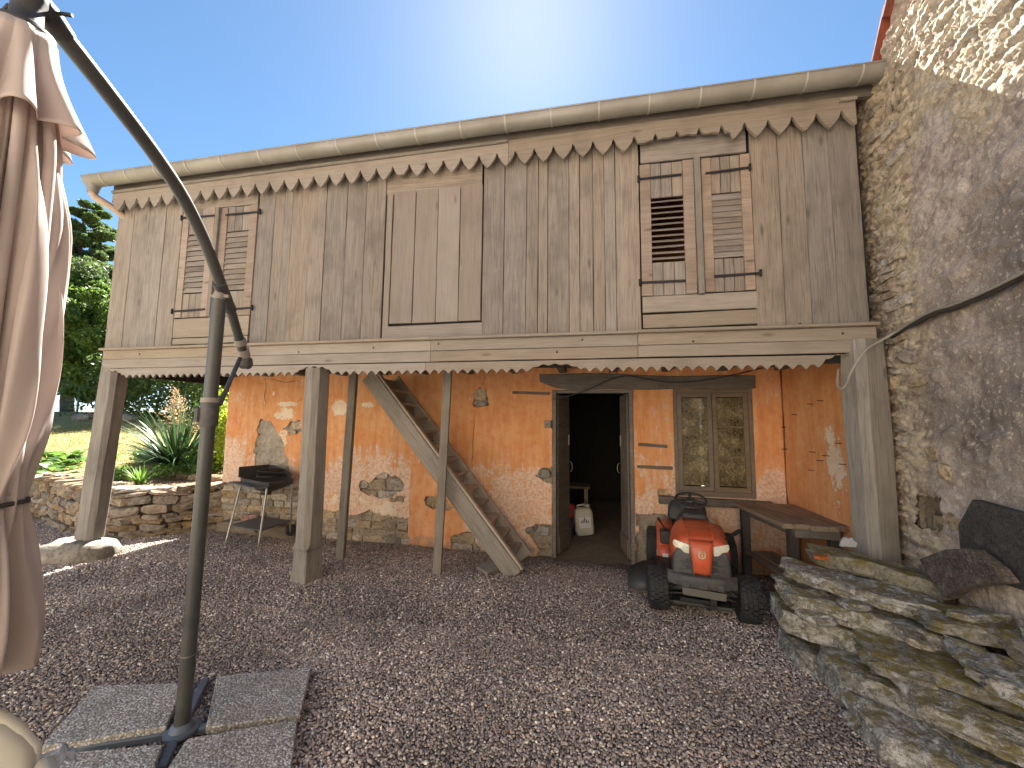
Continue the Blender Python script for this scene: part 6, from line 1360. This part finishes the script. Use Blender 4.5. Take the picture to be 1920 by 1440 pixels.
# broad-leaved plants on the wall top at the left
def broadplant(px, py, n, L, label):
    q = at(px, py, 2, .63); q.y = max(q.y, float(wall_front_y(q.x))+.3); z0 = float(garden_z(q.x, q.y)); t = thing('broad_leaf_plant', label, 'plant', (q.x, q.y, z0))
    V, F = [], []
    for k in range(n):
        a = rg.uniform(0, 2*np.pi); el = rg.uniform(.25, 1.2); le = L*rg.uniform(.6, 1.1); bx_ = q.x+rg.normal(0, .26); by_ = q.y+rg.normal(0, .18); d = np.array([math.cos(a)*math.cos(el), math.sin(a)*math.cos(el), math.sin(el)]); s2 = np.array([-math.sin(a), math.cos(a), 0]); st_ = len(V)
        for i in range(6):
            u = i/5; c = np.array([bx_, by_, z0])+d*le*(.25+u*.75)+np.array([math.cos(a)*.3, math.sin(a)*.3, -1.])*le*.5*u**2; ww = le*.40*math.sin(math.pi*(.08+.88*u))**.8; V += [tuple(c-s2*ww/2+np.array([0, 0, .02*le])), tuple(c), tuple(c+s2*ww/2+np.array([0, 0, .02*le]))]
        F += [x for i in range(5) for x in ((st_+3*i, st_+3*i+1, st_+3*i+4, st_+3*i+3), (st_+3*i+1, st_+3*i+2, st_+3*i+5, st_+3*i+4))]
    npmesh('leaves', np.array(V), np.array(F), MAT['broad'], t, True); MB().tube([(q.x, q.y, z0-.05), (q.x, q.y, z0+.15)], [.03, .01], 6).obj('crown_stem', MAT['bark'], t, True)
broadplant(105, 868, 46, .50, 'lush broad-leaved plant on the wall top beside the closed parasol'); broadplant(140, 872, 34, .42, 'broad-leaved plant on the wall top between the parasol and the left post'); broadplant(78, 880, 26, .4, 'broad-leaved plant half hidden behind the closed parasol')
# lawn grass: short dry blades over the part in view
n = 26000; X = rg.uniform(-17, -6.4, n); Y = rg.uniform(5.4, 12, n); k = Y > wall_front_y(X)+.9; X, Y = X[k], Y[k]; n = len(X); Z = garden_z(X, Y); a = rg.uniform(0, 6.28, n); h = rg.uniform(.03, .075, n); w2 = .006+.0*h
lx, ly = rg.normal(0, .5, n)*h, rg.normal(0, .5, n)*h
V = np.stack([np.stack([X-np.cos(a)*w2, Y-np.sin(a)*w2, Z-.01], -1), np.stack([X+np.cos(a)*w2, Y+np.sin(a)*w2, Z-.01], -1), np.stack([X+lx, Y+ly, Z+h], -1)], 1).reshape(-1, 3)
tag(npmesh('lawn_grass', V, np.arange(3*n).reshape(-1, 3), MAT['grassblade'], None), kind='stuff')
# fallen leaves along the wall and in the bed
X = np.concatenate([rg.uniform(-5.2, 1.6, 420), rg.uniform(-7.6, -5.5, 500)]); Y = np.concatenate([5.0-rg.exponential(.28, 420), rg.uniform(4.75, 5.9, 500)]); k = (X < -5.4) | (Y > 3.7); X, Y = X[k], Y[k]; Z = np.where(X < -5.4, garden_z(X, Y)+.03, yard_z(X, Y)+.012)
ok = (X > -5.4) | (Y > wall_front_y(X)+.15); leaves('fallen_leaves', np.stack([X, Y, Z], -1)[ok], .035, 'dryleaf', None, dirs=np.stack([rg.normal(0, 1, len(X)), rg.normal(0, 1, len(X)), 0*X], -1)[ok], droop=0).__setitem__('kind', 'stuff')

# ------------------------------------------------------------------ unseen sunlit house, added behind the camera to bounce light onto the barn
bh = thing('added_bounce_house', 'unseen cream rendered house added behind the camera to bounce sunlight onto the barn', 'house', (-1, -7.3, 0))
MAT['cream'] = simple('cream_render', (.78, .71, .60), .9, 0, 0, .3, 30, (.72, .64, .53))
wm_ = MB(); HW = (-11, 8); hy = -4.9
xs_ = [HW[0], -8, -6.8, -3.2, -2.0, 1.0, 2.2, 5.2, 6.4, HW[1]]
for i in range(9):
    a, b = xs_[i], xs_[i+1]
    if i % 2 == 0: wm_.box(((a+b)/2, hy-.2, 2.9), (b-a, .4, 6.2))
    else:
        for z0, z1 in ((-.2, .9 if i != 5 else -.1), (2.2, 3.7), (5.0, 6.0)): wm_.box(((a+b)/2, hy-.2, (z0+z1)/2), (b-a, .4, z1-z0))
wm_.box((-1.5, hy-6, 2.9), (19, .3, 6.2)); wm_.obj('wall', MAT['cream'], bh)
for i in (1, 3, 5, 7):
    a, b = xs_[i], xs_[i+1]
    for z0, z1 in ((.9 if i != 5 else -.1, 2.2), (3.7, 5.0)):
        f_ = MB().box(((a+b)/2, hy-.28, (z0+z1)/2), (b-a, .03, z1-z0)).obj('window', MAT['glass'], bh)
        for s in (-1, 1): MB().box(((a+b)/2+s*(b-a)*.72, hy+.03, (z0+z1)/2), ((b-a)*.42, .04, z1-z0)).obj('shutter', MAT['board'], bh)
MB().prism([(HW[0]-.3, hy+.5, 5.9), (HW[1]+.3, hy+.5, 5.9), (HW[1]+.3, hy-3.2, 8.4), (HW[0]-.3, hy-3.2, 8.4)], (0, 0, .12)).prism([(HW[0]-.3, hy-3.2, 8.4), (HW[1]+.3, hy-3.2, 8.4), (HW[1]+.3, hy-6.5, 5.9), (HW[0]-.3, hy-6.5, 5.9)], (0, 0, .12)).obj('roof', MAT['rooftile'], bh)
